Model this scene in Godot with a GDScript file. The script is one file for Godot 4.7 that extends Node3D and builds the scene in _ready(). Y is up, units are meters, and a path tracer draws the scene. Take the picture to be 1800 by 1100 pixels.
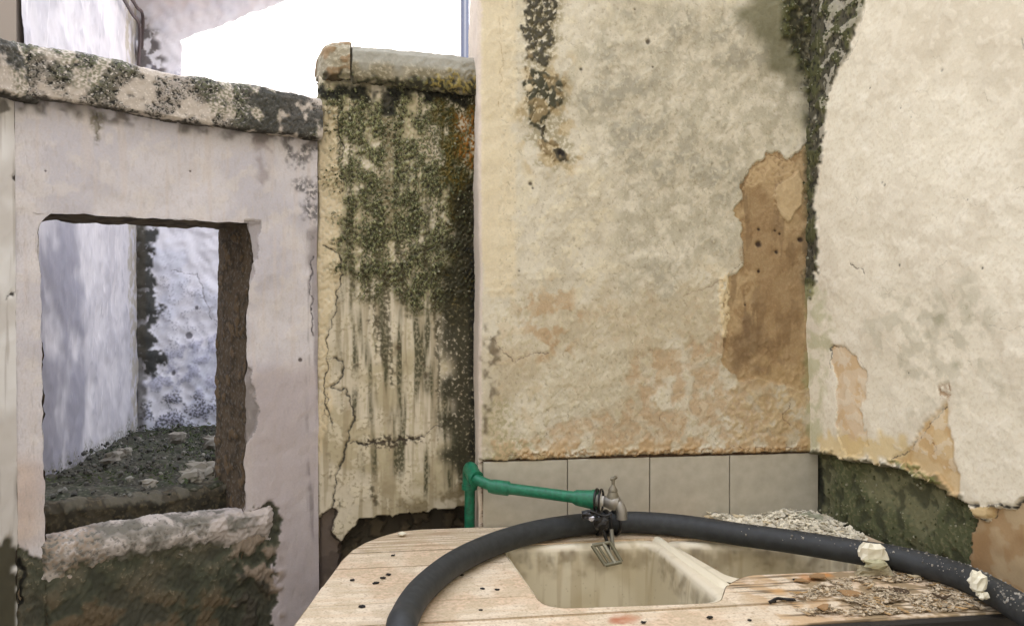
extends Node3D
# A weathered courtyard corner: old walls, a worktop with a sunken sink, a hose and a green water pipe.
# Plan coordinates: x to the right, z forward from the viewpoint (world -z), heights in metres.

const EYE := 1.40

class Upright:                       # a vertical plane that stands on a line in the plan
	var a: Vector2
	var d: Vector2
	var n: Vector2
	func _init(p: Vector2, dir: Vector2):
		a = p; d = dir.normalized(); n = Vector2(d.y, -d.x)
	func at(u: float, v: float, o := 0.0) -> Vector3:
		var p := a + d * u + n * o
		return Vector3(p.x, v, -p.y)
	func px(x: float, y: float) -> Vector2:      # sight line measured on the reference -> metres along and up this wall
		var r := (x - 900.0) / 1400.0
		var t := (r * a.y - a.x) / (d.x - r * d.y)
		return Vector2(t, EYE + (535.0 - y) / 1400.0 * (a.y + t * d.y))

class Region:
	var x0 := 0
	var y0 := 0
	var w := 0
	var h := 0
	var d := PackedByteArray()

class Surf:                          # a weathered surface: colour and relief on a grid of metres
	var u0: float
	var v0: float
	var wid: float
	var hei: float
	var s: float
	var w: int
	var h: int
	var R := PackedFloat32Array()
	var G := PackedFloat32Array()
	var B := PackedFloat32Array()
	var H := PackedFloat32Array()
	var plane
	var sd: int
	var rng := RandomNumberGenerator.new()
	var fine: PackedByteArray
	var mid: PackedByteArray
	var big: PackedByteArray
	var grain: PackedByteArray
	var streak: PackedByteArray
	var wx: PackedByteArray
	var wy: PackedByteArray
	func _init(pl, ua: float, ub: float, va: float, vb: float, res: float, base: Color, seed_no: int):
		plane = pl; u0 = ua; v0 = va; wid = ub - ua; hei = vb - va; s = res; sd = seed_no
		w = int(wid * s); h = int(hei * s)
		var nn := w * h
		R.resize(nn); G.resize(nn); B.resize(nn); H.resize(nn)
		R.fill(base.r); G.fill(base.g); B.fill(base.b); H.fill(0.0)
		rng.seed = seed_no
		big = field(3.5, 3.5, 4, 1); mid = field(14, 14, 4, 2); fine = field(75, 75, 4, 3)
		grain = field(170, 170, 2, 4); streak = field(32, 2.2, 4, 5)
		wx = field(22, 22, 4, 6); wy = field(22, 22, 4, 7)
	func field(fx: float, fy: float, octs: int, k: int) -> PackedByteArray:
		var f := FastNoiseLite.new()
		f.seed = sd * 131 + k * 17
		f.noise_type = FastNoiseLite.TYPE_SIMPLEX_SMOOTH
		f.fractal_octaves = octs
		f.fractal_gain = 0.55
		var per := maxf(3.0, minf(16.0, s / maxf(fx, fy)))
		f.frequency = 1.0 / per
		var iw := maxi(4, int(fx * wid * per)); var ih := maxi(4, int(fy * hei * per))
		iw = mini(iw, 2000); ih = mini(ih, 2000)
		var im := f.get_image(iw, ih)
		if iw != w or ih != h:
			im.resize(w, h, Image.INTERPOLATE_CUBIC)
		im.convert(Image.FORMAT_L8)
		return im.get_data()
	func uv(p: Vector2) -> Vector2:
		return plane.px(p.x, p.y)
	func pts(a: Array) -> PackedVector2Array:        # flat list of reference x, y pairs -> metres
		var o := PackedVector2Array()
		for i in range(0, a.size(), 2):
			o.append(uv(Vector2(a[i], a[i + 1])))
		return o
	func region(poly: PackedVector2Array, jag := 0.008, soft := 0.0) -> Region:
		var lo := poly[0]; var hi := poly[0]
		for p in poly:
			lo = lo.min(p); hi = hi.max(p)
		var m := jag + soft * 1.5 + 0.004
		var r := Region.new()
		r.x0 = clampi(int((lo.x - m - u0) * s), 0, w - 1); var x1 := clampi(int((hi.x + m - u0) * s), 0, w)
		r.y0 = clampi(int((v0 + hei - hi.y - m) * s), 0, h - 1); var y1 := clampi(int((v0 + hei - lo.y + m) * s), 0, h)
		r.w = maxi(x1 - r.x0, 1); r.h = maxi(y1 - r.y0, 1)
		r.d.resize(r.w * r.h)
		var k := 1
		if soft > 0.012: k = 2
		for y in range(0, r.h, k):
			for x in range(0, r.w, k):
				var i := (y + r.y0) * w + x + r.x0
				var q := Vector2(u0 + (x + r.x0) / s + (wx[i] / 255.0 - 0.5) * jag * 2.6, v0 + hei - (y + r.y0) / s + (wy[i] / 255.0 - 0.5) * jag * 2.6)
				if Geometry2D.is_point_in_polygon(q, poly):
					for yy in range(y, mini(y + k, r.h)):
						for xx in range(x, mini(x + k, r.w)):
							r.d[yy * r.w + xx] = 255
		if soft > 0.0:
			var im := Image.create_from_data(r.w, r.h, false, Image.FORMAT_L8, r.d)
			var f := maxf(1.0, soft * s)
			im.resize(maxi(2, int(r.w / f)), maxi(2, int(r.h / f)), Image.INTERPOLATE_BILINEAR)
			im.resize(r.w, r.h, Image.INTERPOLATE_CUBIC)
			r.d = im.get_data()
		return r
	func lut(lo: float, hi: float) -> PackedFloat32Array:
		var l := PackedFloat32Array(); l.resize(256)
		for i in 256: l[i] = smoothstep(lo, hi, i / 255.0) if lo < hi else 1.0 - smoothstep(hi, lo, i / 255.0)
		return l
	func lay(r, col: Color, amt: float, f = null, lo := 0.0, hi := 1.0, dh := 0.0, g = null, glo := 0.0, ghi := 1.0) -> void:
		var l := lut(lo, hi); var l2 := lut(glo, ghi)
		var xa := 0; var ya := 0; var ww := w; var hh := h
		if r != null: xa = r.x0; ya = r.y0; ww = r.w; hh = r.h
		var rd: PackedByteArray = r.d if r != null else PackedByteArray()
		var has_r := r != null; var has_f := f != null; var has_g := g != null
		var ff: PackedByteArray = f if has_f else PackedByteArray()
		var gg: PackedByteArray = g if has_g else PackedByteArray()
		var cr := col.r; var cg := col.g; var cb := col.b
		for y in hh:
			var i := (y + ya) * w + xa
			var j := y * ww
			for x in ww:
				var m := 1.0
				if has_r: m = rd[j] / 255.0
				if m > 0.004:
					if has_f: m *= l[ff[i]]
					if has_g: m *= l2[gg[i]]
					H[i] += dh * m
					m *= amt
					R[i] += (cr - R[i]) * m; G[i] += (cg - G[i]) * m; B[i] += (cb - B[i]) * m
				i += 1; j += 1
	func tint(f: PackedByteArray, amount: float) -> void:   # brightness mottling
		for i in w * h:
			var k := 1.0 + (f[i] / 255.0 - 0.5) * amount
			R[i] *= k; G[i] *= k; B[i] *= k
	func bump(f: PackedByteArray, amount: float) -> void:
		for i in w * h: H[i] += (f[i] / 255.0 - 0.5) * amount
	func stamp(c: Vector2, rad: float, col: Color, amt: float, dh: float, hard := 0.5) -> void:
		var cx := (c.x - u0) * s; var cy := (v0 + hei - c.y) * s; var rr := maxf(rad * s, 0.6)
		for y in range(maxi(0, int(cy - rr - 1)), mini(h, int(cy + rr + 2))):
			for x in range(maxi(0, int(cx - rr - 1)), mini(w, int(cx + rr + 2))):
				var i := y * w + x
				var dd := Vector2(x - cx, y - cy).length() / rr + (wx[i] / 255.0 - 0.5) * 0.7
				var m := 1.0 - smoothstep(hard, 1.0, dd)
				if m > 0.0:
					H[i] += dh * m
					m *= amt
					R[i] += (col.r - R[i]) * m; G[i] += (col.g - G[i]) * m; B[i] += (col.b - B[i]) * m
	func crack(a: Array, wd := 0.002, depth := 0.003, col := Color(0.02, 0.018, 0.012), amt := 0.9, jit := 0.006) -> void:
		var p := pts(a)
		for it in 4:
			var q := PackedVector2Array([p[0]])
			for i in range(1, p.size()):
				var e := p[i] - p[i - 1]
				q.append((p[i] + p[i - 1]) * 0.5 + e.orthogonal().normalized() * rng.randf_range(-1, 1) * minf(jit, e.length() * 0.22))
				q.append(p[i])
			p = q
		for i in range(1, p.size()):
			var n := maxi(1, int(p[i].distance_to(p[i - 1]) * s * 1.2))
			for k in n:
				var c := p[i - 1].lerp(p[i], float(k) / n)
				stamp(c, wd * rng.randf_range(0.5, 1.1), col, amt * rng.randf_range(0.5, 1.0), -depth / 3.0, 0.2)
	func height(u: float, v: float) -> float:
		var x := clampf((u - u0) * s, 0.0, w - 1.001); var y := clampf((v0 + hei - v) * s, 0.0, h - 1.001)
		var xi := int(x); var yi := int(y); var fx := x - xi; var fy := y - yi
		var i := yi * w + xi
		if xi >= w - 1 or yi >= h - 1: return H[i]
		return (H[i] * (1 - fx) + H[i + 1] * fx) * (1 - fy) + (H[i + w] * (1 - fx) + H[i + w + 1] * fx) * fy
	func material(rough := 0.93) -> StandardMaterial3D:
		var l := PackedByteArray(); l.resize(4097)
		for i in 4097:
			var c := i / 4096.0
			l[i] = clampi(int(255.0 * (c * 12.92 if c < 0.0031308 else 1.055 * pow(c, 1.0 / 2.4) - 0.055) + 0.5), 0, 255)
		var by := PackedByteArray(); by.resize(w * h * 3)
		for i in w * h:
			by[i * 3] = l[clampi(int(R[i] * 4096.0), 0, 4096)]
			by[i * 3 + 1] = l[clampi(int(G[i] * 4096.0), 0, 4096)]
			by[i * 3 + 2] = l[clampi(int(B[i] * 4096.0), 0, 4096)]
		var m := StandardMaterial3D.new()
		m.albedo_texture = ImageTexture.create_from_image(Image.create_from_data(w, h, false, Image.FORMAT_RGB8, by))
		m.roughness = rough
		m.texture_repeat = false
		return m
	func tex(u: float, v: float) -> Vector2:
		return Vector2((u - u0) / wid, (v0 + hei - v) / hei)

var taken := {}
var rnd := RandomNumberGenerator.new()

func c8(r: float, g: float, b: float) -> Color:
	return Color(r / 255.0, g / 255.0, b / 255.0).srgb_to_linear()

func numbered(called: String) -> String:
	if not taken.has(called):
		taken[called] = 0
		return called
	taken[called] += 1
	return "%s_%03d" % [called, taken[called]]

func tag(o: Node, label: String, category: String, group := "") -> Node:
	o.set_meta("label", label); o.set_meta("category", category)
	if group: o.set_meta("group", group)
	return o

func thing(called: String, label: String, category: String, at := Vector3.ZERO, group := "") -> Node3D:
	var o := Node3D.new()
	o.name = numbered(called); o.position = at
	add_child(o)
	return tag(o, label, category, group)

func put(called: String, mesh: Mesh, mat: Material, parent: Node = null, at := Vector3.ZERO) -> MeshInstance3D:
	var o := MeshInstance3D.new()
	o.mesh = mesh
	o.material_override = mat
	if parent == null or parent == self:
		o.name = numbered(called); add_child(o); o.position = at
	else:
		var k := 0; var nm := called
		while parent.has_node(nm):
			k += 1; nm = "%s_%03d" % [called, k]
		o.name = nm; parent.add_child(o)
		o.position = at - (parent as Node3D).position if parent.get_parent() == self else at
	return o

func struct(o: Node) -> Node:
	o.set_meta("kind", "structure"); return o

func paint(col: Color, rough := 0.9, metal := 0.0) -> StandardMaterial3D:
	var m := StandardMaterial3D.new()
	m.albedo_color = col.linear_to_srgb(); m.roughness = rough; m.metallic = metal
	return m

# ------------------------------------------------------------------ mesh helpers
func sheet(sf: Surf, us: PackedFloat32Array, vs: PackedFloat32Array, pos: Callable, warp = null, skip := Rect2i()) -> ArrayMesh:
	var nu := us.size(); var nv := vs.size()
	var P := PackedVector3Array(); P.resize(nu * nv)
	var Q := PackedVector3Array(); Q.resize(nu * nv)
	var N := PackedVector3Array(); N.resize(nu * nv)
	var T := PackedVector2Array(); T.resize(nu * nv)
	var D := PackedFloat32Array(); D.resize(nu * nv)
	var warped: bool = warp != null
	for j in nv:
		for i in nu:
			var k := j * nu + i
			var q := Vector2(us[i], vs[j])
			if warped: q = warp.call(i, j)
			P[k] = pos.call(q.x, q.y)
			T[k] = sf.tex(q.x, q.y)
			D[k] = sf.height(q.x, q.y)
	for j in nv:
		for i in nu:
			var k := j * nu + i
			var du := P[k + 1 if i < nu - 1 else k] - P[k - 1 if i > 0 else k]
			var dv := P[k + nu if j < nv - 1 else k] - P[k - nu if j > 0 else k]
			Q[k] = P[k] + du.cross(dv).normalized() * D[k]
	for j in nv:
		for i in nu:
			var k := j * nu + i
			var du := Q[k + 1 if i < nu - 1 else k] - Q[k - 1 if i > 0 else k]
			var dv := Q[k + nu if j < nv - 1 else k] - Q[k - nu if j > 0 else k]
			N[k] = du.cross(dv).normalized()
	var ix := PackedInt32Array()
	for j in nv - 1:
		for i in nu - 1:
			if skip.has_area() and skip.has_point(Vector2i(i, j)): continue
			var k := j * nu + i
			ix.append_array([k, k + nu, k + nu + 1, k, k + nu + 1, k + 1])
	return arrays(Q, N, T, ix)

func arrays(v: PackedVector3Array, n: PackedVector3Array, t: PackedVector2Array, ix: PackedInt32Array) -> ArrayMesh:
	var a := []
	a.resize(Mesh.ARRAY_MAX)
	a[Mesh.ARRAY_VERTEX] = v; a[Mesh.ARRAY_NORMAL] = n; a[Mesh.ARRAY_TEX_UV] = t; a[Mesh.ARRAY_INDEX] = ix
	var m := ArrayMesh.new()
	m.add_surface_from_arrays(Mesh.PRIMITIVE_TRIANGLES, a)
	return m

func steps(a: float, b: float, step: float) -> PackedFloat32Array:
	var n := maxi(2, int(ceil((b - a) / step)) + 1)
	var o := PackedFloat32Array()
	for i in n: o.append(lerpf(a, b, float(i) / (n - 1)))
	return o

func tube(path: PackedVector3Array, rad, sides := 16, caps := true) -> ArrayMesh:   # rad: a number or one per point
	var V := PackedVector3Array(); var N := PackedVector3Array(); var T := PackedVector2Array(); var ix := PackedInt32Array()
	var up := Vector3.UP
	var run := 0.0
	for i in path.size():
		var t := (path[mini(i + 1, path.size() - 1)] - path[maxi(i - 1, 0)]).normalized()
		if i == 0: up = Vector3.UP if absf(t.y) < 0.9 else Vector3.RIGHT
		else: run += path[i].distance_to(path[i - 1])
		up = (up - t * up.dot(t)).normalized()
		var sx := t.cross(up)
		var r: float = rad[i] if rad is Array or rad is PackedFloat32Array else rad
		for k in sides + 1:
			var a := TAU * k / sides
			var dr := up * cos(a) + sx * sin(a)
			V.append(path[i] + dr * r); N.append(dr); T.append(Vector2(run, float(k) / sides))
	for i in path.size() - 1:
		for k in sides:
			var q := i * (sides + 1) + k
			ix.append_array([q, q + sides + 1, q + sides + 2, q, q + sides + 2, q + 1])
	if caps:
		for e in [0, path.size() - 1]:
			var t := (path[1] - path[0]).normalized() * -1.0 if e == 0 else (path[e] - path[e - 1]).normalized()
			var b := V.size()
			V.append(path[e]); N.append(t); T.append(Vector2.ZERO)
			for k in sides + 1:
				V.append(V[e * (sides + 1) + k]); N.append(t); T.append(Vector2.ZERO)
			for k in sides:
				if e == 0: ix.append_array([b, b + 1 + k, b + 2 + k])
				else: ix.append_array([b, b + 2 + k, b + 1 + k])
	return arrays(V, N, T, ix)

func smooth_path(p: PackedVector3Array, per := 0.012) -> PackedVector3Array:
	var c := Curve3D.new()
	for i in p.size():
		var t := (p[mini(i + 1, p.size() - 1)] - p[maxi(i - 1, 0)]) / 6.0
		c.add_point(p[i], -t, t)
	c.bake_interval = per
	return c.get_baked_points()

func lathe(prof: PackedVector2Array, from: Vector3, axis: Vector3, sides := 20) -> ArrayMesh:   # prof: (distance along the axis, radius)
	var path := PackedVector3Array(); var rad := []
	for p in prof:
		path.append(from + axis.normalized() * (p.x + path.size() * 1e-5)); rad.append(maxf(p.y, 1e-4))
	return flat_tube(path, rad, axis.normalized(), sides)

func flat_tube(path: PackedVector3Array, rad: Array, t: Vector3, sides: int) -> ArrayMesh:
	var st := SurfaceTool.new(); st.begin(Mesh.PRIMITIVE_TRIANGLES)
	var up := Vector3.UP if absf(t.y) < 0.9 else Vector3.RIGHT
	up = (up - t * up.dot(t)).normalized()
	var sx := t.cross(up)
	st.set_smooth_group(-1)
	var ring := func(i: int, k: int) -> Vector3:
		var a := TAU * k / sides
		return path[i] + (up * cos(a) + sx * sin(a)) * rad[i]
	for i in path.size() - 1:
		st.set_smooth_group(i + 1)
		for k in sides:
			for q in [[i, k], [i + 1, k], [i + 1, k + 1], [i, k], [i + 1, k + 1], [i, k + 1]]:
				st.add_vertex(ring.call(q[0], q[1]))
	for k in sides:
		st.set_smooth_group(200)
		for v in [path[0], ring.call(0, k), ring.call(0, k + 1)]: st.add_vertex(v)
		st.set_smooth_group(201)
		for v in [path[-1], ring.call(path.size() - 1, k + 1), ring.call(path.size() - 1, k)]: st.add_vertex(v)
	st.generate_normals()
	return st.commit()

func slab(poly: PackedVector2Array, y0: float, y1: float, bevel: float, uv: Callable) -> ArrayMesh:   # plan outline -> plate with bevelled upper edge
	var st := SurfaceTool.new(); st.begin(Mesh.PRIMITIVE_TRIANGLES)
	if Geometry2D.is_polygon_clockwise(poly): poly.reverse()
	var inner := Geometry2D.offset_polygon(poly, -bevel)
	var top: PackedVector2Array = inner[0] if inner.size() == 1 else poly
	st.set_smooth_group(-1)
	var vert := func(p: Vector2, y: float) -> void:
		st.set_uv(uv.call(p)); st.add_vertex(Vector3(p.x, y, -p.y))
	var tri := Geometry2D.triangulate_polygon(top)
	for i in range(0, tri.size(), 3):
		var f := [tri[i], tri[i + 1], tri[i + 2]]
		if (top[f[1]] - top[f[0]]).cross(top[f[2]] - top[f[0]]) > 0: f.reverse()
		for q in f: vert.call(top[q], y1)
	if top.size() == poly.size() and top != poly:
		var best := 0; var bd := 1e9
		for i in top.size():
			if top[i].distance_to(poly[0]) < bd: bd = top[i].distance_to(poly[0]); best = i
		for i in poly.size():
			var a := poly[i]; var b := poly[(i + 1) % poly.size()]
			var c := top[(i + best) % top.size()]; var d := top[(i + 1 + best) % top.size()]
			for q in [[a, y1 - bevel], [c, y1], [d, y1], [a, y1 - bevel], [d, y1], [b, y1 - bevel]]: vert.call(q[0], q[1])
	else:
		for i in poly.size():
			var a := poly[i]; var b := poly[(i + 1) % poly.size()]
			for q in [[a, y1 - bevel], [a, y1], [b, y1], [a, y1 - bevel], [b, y1], [b, y1 - bevel]]: vert.call(q[0], q[1])
		if top != poly:
			pass
	for i in poly.size():
		var a := poly[i]; var b := poly[(i + 1) % poly.size()]
		for q in [[a, y0], [a, y1 - bevel], [b, y1 - bevel], [a, y0], [b, y1 - bevel], [b, y0]]: vert.call(q[0], q[1])
	tri = Geometry2D.triangulate_polygon(poly)
	for i in range(0, tri.size(), 3):
		var f := [tri[i], tri[i + 1], tri[i + 2]]
		if (poly[f[1]] - poly[f[0]]).cross(poly[f[2]] - poly[f[0]]) < 0: f.reverse()
		for q in f: vert.call(poly[q], y0)
	st.generate_normals()
	return st.commit()

func block(pl: Upright, u0: float, u1: float, v0: float, v1: float, o0: float, o1: float, ch := 0.0) -> ArrayMesh:   # a box set along a wall, its face bevelled
	var st := SurfaceTool.new(); st.begin(Mesh.PRIMITIVE_TRIANGLES)
	st.set_smooth_group(-1)
	var quad := func(a, b, c, d) -> void:
		for q in [a, b, c, a, c, d]:
			st.set_uv(Vector2(q.x, q.y)); st.add_vertex(pl.at(q.x, q.y, q.z))
	var f := [Vector3(u0, v0, o1 - ch), Vector3(u0, v1, o1 - ch), Vector3(u1, v1, o1 - ch), Vector3(u1, v0, o1 - ch)]
	var t := [Vector3(u0 + ch, v0 + ch, o1), Vector3(u0 + ch, v1 - ch, o1), Vector3(u1 - ch, v1 - ch, o1), Vector3(u1 - ch, v0 + ch, o1)]
	var g := [Vector3(u0, v0, o0), Vector3(u0, v1, o0), Vector3(u1, v1, o0), Vector3(u1, v0, o0)]
	quad.call(t[0], t[1], t[2], t[3])
	for i in 4:
		var j := (i + 1) % 4
		if ch > 0: quad.call(f[i], f[j], t[j], t[i])
		quad.call(g[i], g[j], f[j], f[i])
	quad.call(g[3], g[2], g[1], g[0])
	st.generate_normals()
	return st.commit()

func chunk(size: Vector3, sd: int, rough := 0.35, n := 10) -> ArrayMesh:    # a broken lump with facets
	var f := FastNoiseLite.new(); f.seed = sd; f.frequency = 0.9; f.fractal_octaves = 3
	var st := SurfaceTool.new(); st.begin(Mesh.PRIMITIVE_TRIANGLES)
	st.set_smooth_group(-1)
	var pt := func(i: int, j: int) -> Vector3:
		var th := PI * j / n; var ph := TAU * (i % (n * 2)) / (n * 2)
		var v := Vector3(sin(th) * cos(ph), cos(th), sin(th) * sin(ph))
		var m := maxf(absf(v.x), maxf(absf(v.y), absf(v.z)))
		v = v.lerp(v / m, 0.7) * (1.0 + f.get_noise_3dv(v * 1.6) * rough * 2.0)
		return v * size * 0.5
	for j in n:
		for i in n * 2:
			for q in [[i, j], [i + 1, j], [i + 1, j + 1], [i, j], [i + 1, j + 1], [i, j + 1]]:
				var p: Vector3 = pt.call(q[0], q[1])
				st.set_uv(Vector2(p.x + p.y * 0.5, p.z + p.y * 0.5) * 8.0)
				st.add_vertex(p)
	st.generate_normals()
	return st.commit()

func flake(r: float, th: float, sd: int) -> ArrayMesh:      # a thin curled chip of plaster or bark
	var g := RandomNumberGenerator.new(); g.seed = sd
	var n := g.randi_range(5, 8)
	var st := SurfaceTool.new(); st.begin(Mesh.PRIMITIVE_TRIANGLES); st.set_smooth_group(-1)
	var stretch := g.randf_range(0.45, 1.0)
	var curl := g.randf_range(-0.5, 0.9)
	var top := []
	for i in n:
		var a := TAU * (i + g.randf_range(-0.3, 0.3)) / n
		var rr := r * g.randf_range(0.65, 1.1)
		var p := Vector3(cos(a) * rr, 0, sin(a) * rr * stretch)
		p.y = curl * p.x * p.x / r * 0.5 + g.randf_range(0, th)
		top.append(p)
	var dn := Vector3(0, -th, 0)
	for i in n:
		var a: Vector3 = top[i]; var b: Vector3 = top[(i + 1) % n]
		for q in [Vector3.ZERO, b, a, dn, a + dn, b + dn, a, b, b + dn, a, b + dn, a + dn]:
			st.set_uv(Vector2(q.x, q.z) * 5.0)
			st.add_vertex(q)
	st.generate_normals()
	return st.commit()

func scatter(called: String, mesh: Mesh, mat: Material, xs: Array, cols: Array, parent: Node = null) -> MultiMeshInstance3D:
	var mm := MultiMesh.new()
	mm.transform_format = MultiMesh.TRANSFORM_3D
	mm.use_colors = true
	mm.mesh = mesh
	mm.instance_count = xs.size()
	for i in xs.size():
		mm.set_instance_transform(i, xs[i]); mm.set_instance_color(i, cols[i])
	var o := MultiMeshInstance3D.new()
	o.multimesh = mm; o.material_override = mat
	o.name = numbered(called) if parent == null else called
	o.set_meta("kind", "stuff")
	(self if parent == null else parent).add_child(o, true)
	return o

func tufts(sf: Surf, pl: Upright, reg: Region, f: PackedByteArray, lo: int, n: int, parent: Node3D, dark := 1.0) -> void:   # small raised cushions of moss and lichen
	var xs := []; var cs := []
	for i in n:
		var x := rnd.randi_range(0, reg.w - 1); var y := rnd.randi_range(0, reg.h - 1)
		if reg.d[y * reg.w + x] < 110: continue
		var k := (y + reg.y0) * sf.w + x + reg.x0
		if f[k] < lo or sf.mid[k] < 96: continue
		var u := sf.u0 + (x + reg.x0) / sf.s; var v := sf.v0 + sf.hei - (y + reg.y0) / sf.s
		if u < 0.0: continue
		var r := 0.0012 + 0.0030 * pow(rnd.randf(), 2.5)
		xs.append(tilted(pl.at(u, v, sf.H[k] + r * 0.2) - parent.position, 1.0, Vector3(r, r, r) * 1.6))
		var c := rnd.randf()
		cs.append((Color(0.05, 0.055, 0.022).lerp(Color(0.17, 0.18, 0.09), c * c) if rnd.randf() < 0.8 else Color(0.30, 0.29, 0.2)) * dark)
	var m := paint(Color.WHITE, 0.97); m.vertex_color_use_as_albedo = true
	scatter("moss", chunk(Vector3.ONE, 41, 0.4, 3), m, xs, cs, parent)

func tilted(p: Vector3, tilt: float, sc: Vector3) -> Transform3D:
	var b := Basis.from_euler(Vector3(rnd.randf_range(-tilt, tilt), rnd.randf() * TAU, rnd.randf_range(-tilt, tilt)))
	return Transform3D(b.scaled_local(sc), p)

func on_level(x: float, y: float, level: float) -> Vector3:   # sight line measured on the reference -> the point where it meets a level
	var z := (EYE - level) * 1400.0 / (y - 535.0)
	return Vector3((x - 900.0) / 1400.0 * z, level, -z)

func P2(v: Vector3) -> Vector2:
	return Vector2(v.x, -v.z)

# ------------------------------------------------------------------ the walls in plan
var M := Upright.new(Vector2(-0.078, 1.868), Vector2(0.990, 0.139))        # plaster wall behind the worktop
var RW := Upright.new(Vector2(0.739, 1.983), Vector2(0.336, -0.942))       # right wall, coming towards the viewer
var PW := Upright.new(Vector2(-0.472, 1.934), Vector2(0.990, 0.139))       # mossy pier
var LW := Upright.new(Vector2(-0.9538, 1.5296), Vector2(0.766, 0.643))     # low wall with the hatch; u = 0 at its left end
var RT := Upright.new(Vector2(-0.9538 - 0.2 * 0.9, 1.5296 - 0.98 * 0.9), Vector2(0.2, 0.98))    # left return, u = 0.9 at the corner
var SW := Upright.new(Vector2(-1.135, 1.85), Vector2(-0.2551, 0.967))      # passage side wall
var BW := Upright.new(Vector2(-1.47, 3.12), Vector2(0.990, 0.139))         # passage end wall
const LL := 0.629            # length of the low wall to the pier
const BOARD := 0.876         # top of the worktop
const FLOOR2 := 0.962        # raised floor of the passage

var cream := c8(202, 194, 173)
var dark_moss := c8(42, 44, 22)
var lich := c8(128, 132, 92)
var tan := c8(172, 138, 94)
var black := c8(26, 24, 19)

func _ready() -> void:
	rnd.seed = 4
	var cam := Camera3D.new()
	cam.name = "camera"
	cam.fov = rad_to_deg(2.0 * atan(550.0 / 1400.0))
	cam.position = Vector3(0, EYE, 0)
	cam.rotation.x = -atan(15.0 / 1400.0)
	cam.near = 0.05; cam.far = 400
	add_child(cam); cam.current = true
	var env := Environment.new()
	var sky := Sky.new()
	var sm := ProceduralSkyMaterial.new()
	sm.sky_top_color = Color(0.87, 0.89, 0.95); sm.sky_horizon_color = Color(0.98, 0.98, 0.98)
	sm.sky_curve = 0.2
	sm.ground_bottom_color = Color(0.35, 0.33, 0.30); sm.ground_horizon_color = Color(0.8, 0.82, 0.85)
	sm.sky_energy_multiplier = 1.0
	sky.sky_material = sm
	env.background_mode = Environment.BG_SKY; env.sky = sky
	env.tonemap_mode = Environment.TONE_MAPPER_LINEAR
	env.tonemap_exposure = 3.7
	env.sdfgi_enabled = true; env.ssao_enabled = true; env.ssil_enabled = true
	var we := WorldEnvironment.new(); we.name = "world_environment"; we.environment = env; add_child(we)
	var sun := DirectionalLight3D.new()
	sun.name = "sun"
	sun.light_energy = 1.25; sun.light_color = Color(1.0, 0.96, 0.89); sun.light_angular_distance = 0.5
	sun.shadow_enabled = true
	add_child(sun)
	sun.look_at_from_position(Vector3.ZERO, Vector3(-0.1, -0.6, -0.79), Vector3.UP)

	build_ground()
	build_house()
	build_passage()
	build_low_wall()
	build_pier()
	build_plaster_wall()
	build_right_wall()
	build_worktop()
	build_pipe_and_tap()
	build_hose()
	build_litter()

# ------------------------------------------------------------------ setting
func build_ground() -> void:
	var pm := PlaneMesh.new(); pm.size = Vector2(120, 120)
	struct(put("ground", pm, paint(c8(120, 112, 98)), null, Vector3(0, -0.004, 0)))
	var bm := BoxMesh.new(); bm.size = Vector3(6, 0.1, 6)
	var gm := paint(c8(128, 118, 100))
	var nt := NoiseTexture2D.new(); nt.width = 512; nt.height = 512; nt.seamless = true
	var fn := FastNoiseLite.new(); fn.frequency = 0.02; fn.fractal_octaves = 5; nt.noise = fn
	var gr := Gradient.new(); gr.set_color(0, Color(0.35, 0.32, 0.27)); gr.set_color(1, Color(0.6, 0.56, 0.49)); nt.color_ramp = gr
	gm.albedo_color = Color.WHITE; gm.albedo_texture = nt; gm.uv1_triplanar = true
	struct(put("courtyard_floor", bm, gm, null, Vector3(0, -0.046, -0.5)))

func build_house() -> void:
	# the house behind the viewpoint, whose wall keeps the sun off the corner
	var t := thing("house_behind", "tall whitewashed house wall behind the viewpoint, facing the courtyard", "house", Vector3(0, 0, 1.3))
	var b := BoxMesh.new(); b.size = Vector3(9, 5.3, 0.4)
	put("wall", b, paint(c8(222, 214, 198)), t, Vector3(0, 2.65, 1.5))
	var cp := BoxMesh.new(); cp.size = Vector3(9.1, 0.12, 0.5)
	put("coping", cp, paint(c8(180, 165, 140)), t, Vector3(0, 5.362, 1.5))

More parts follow.
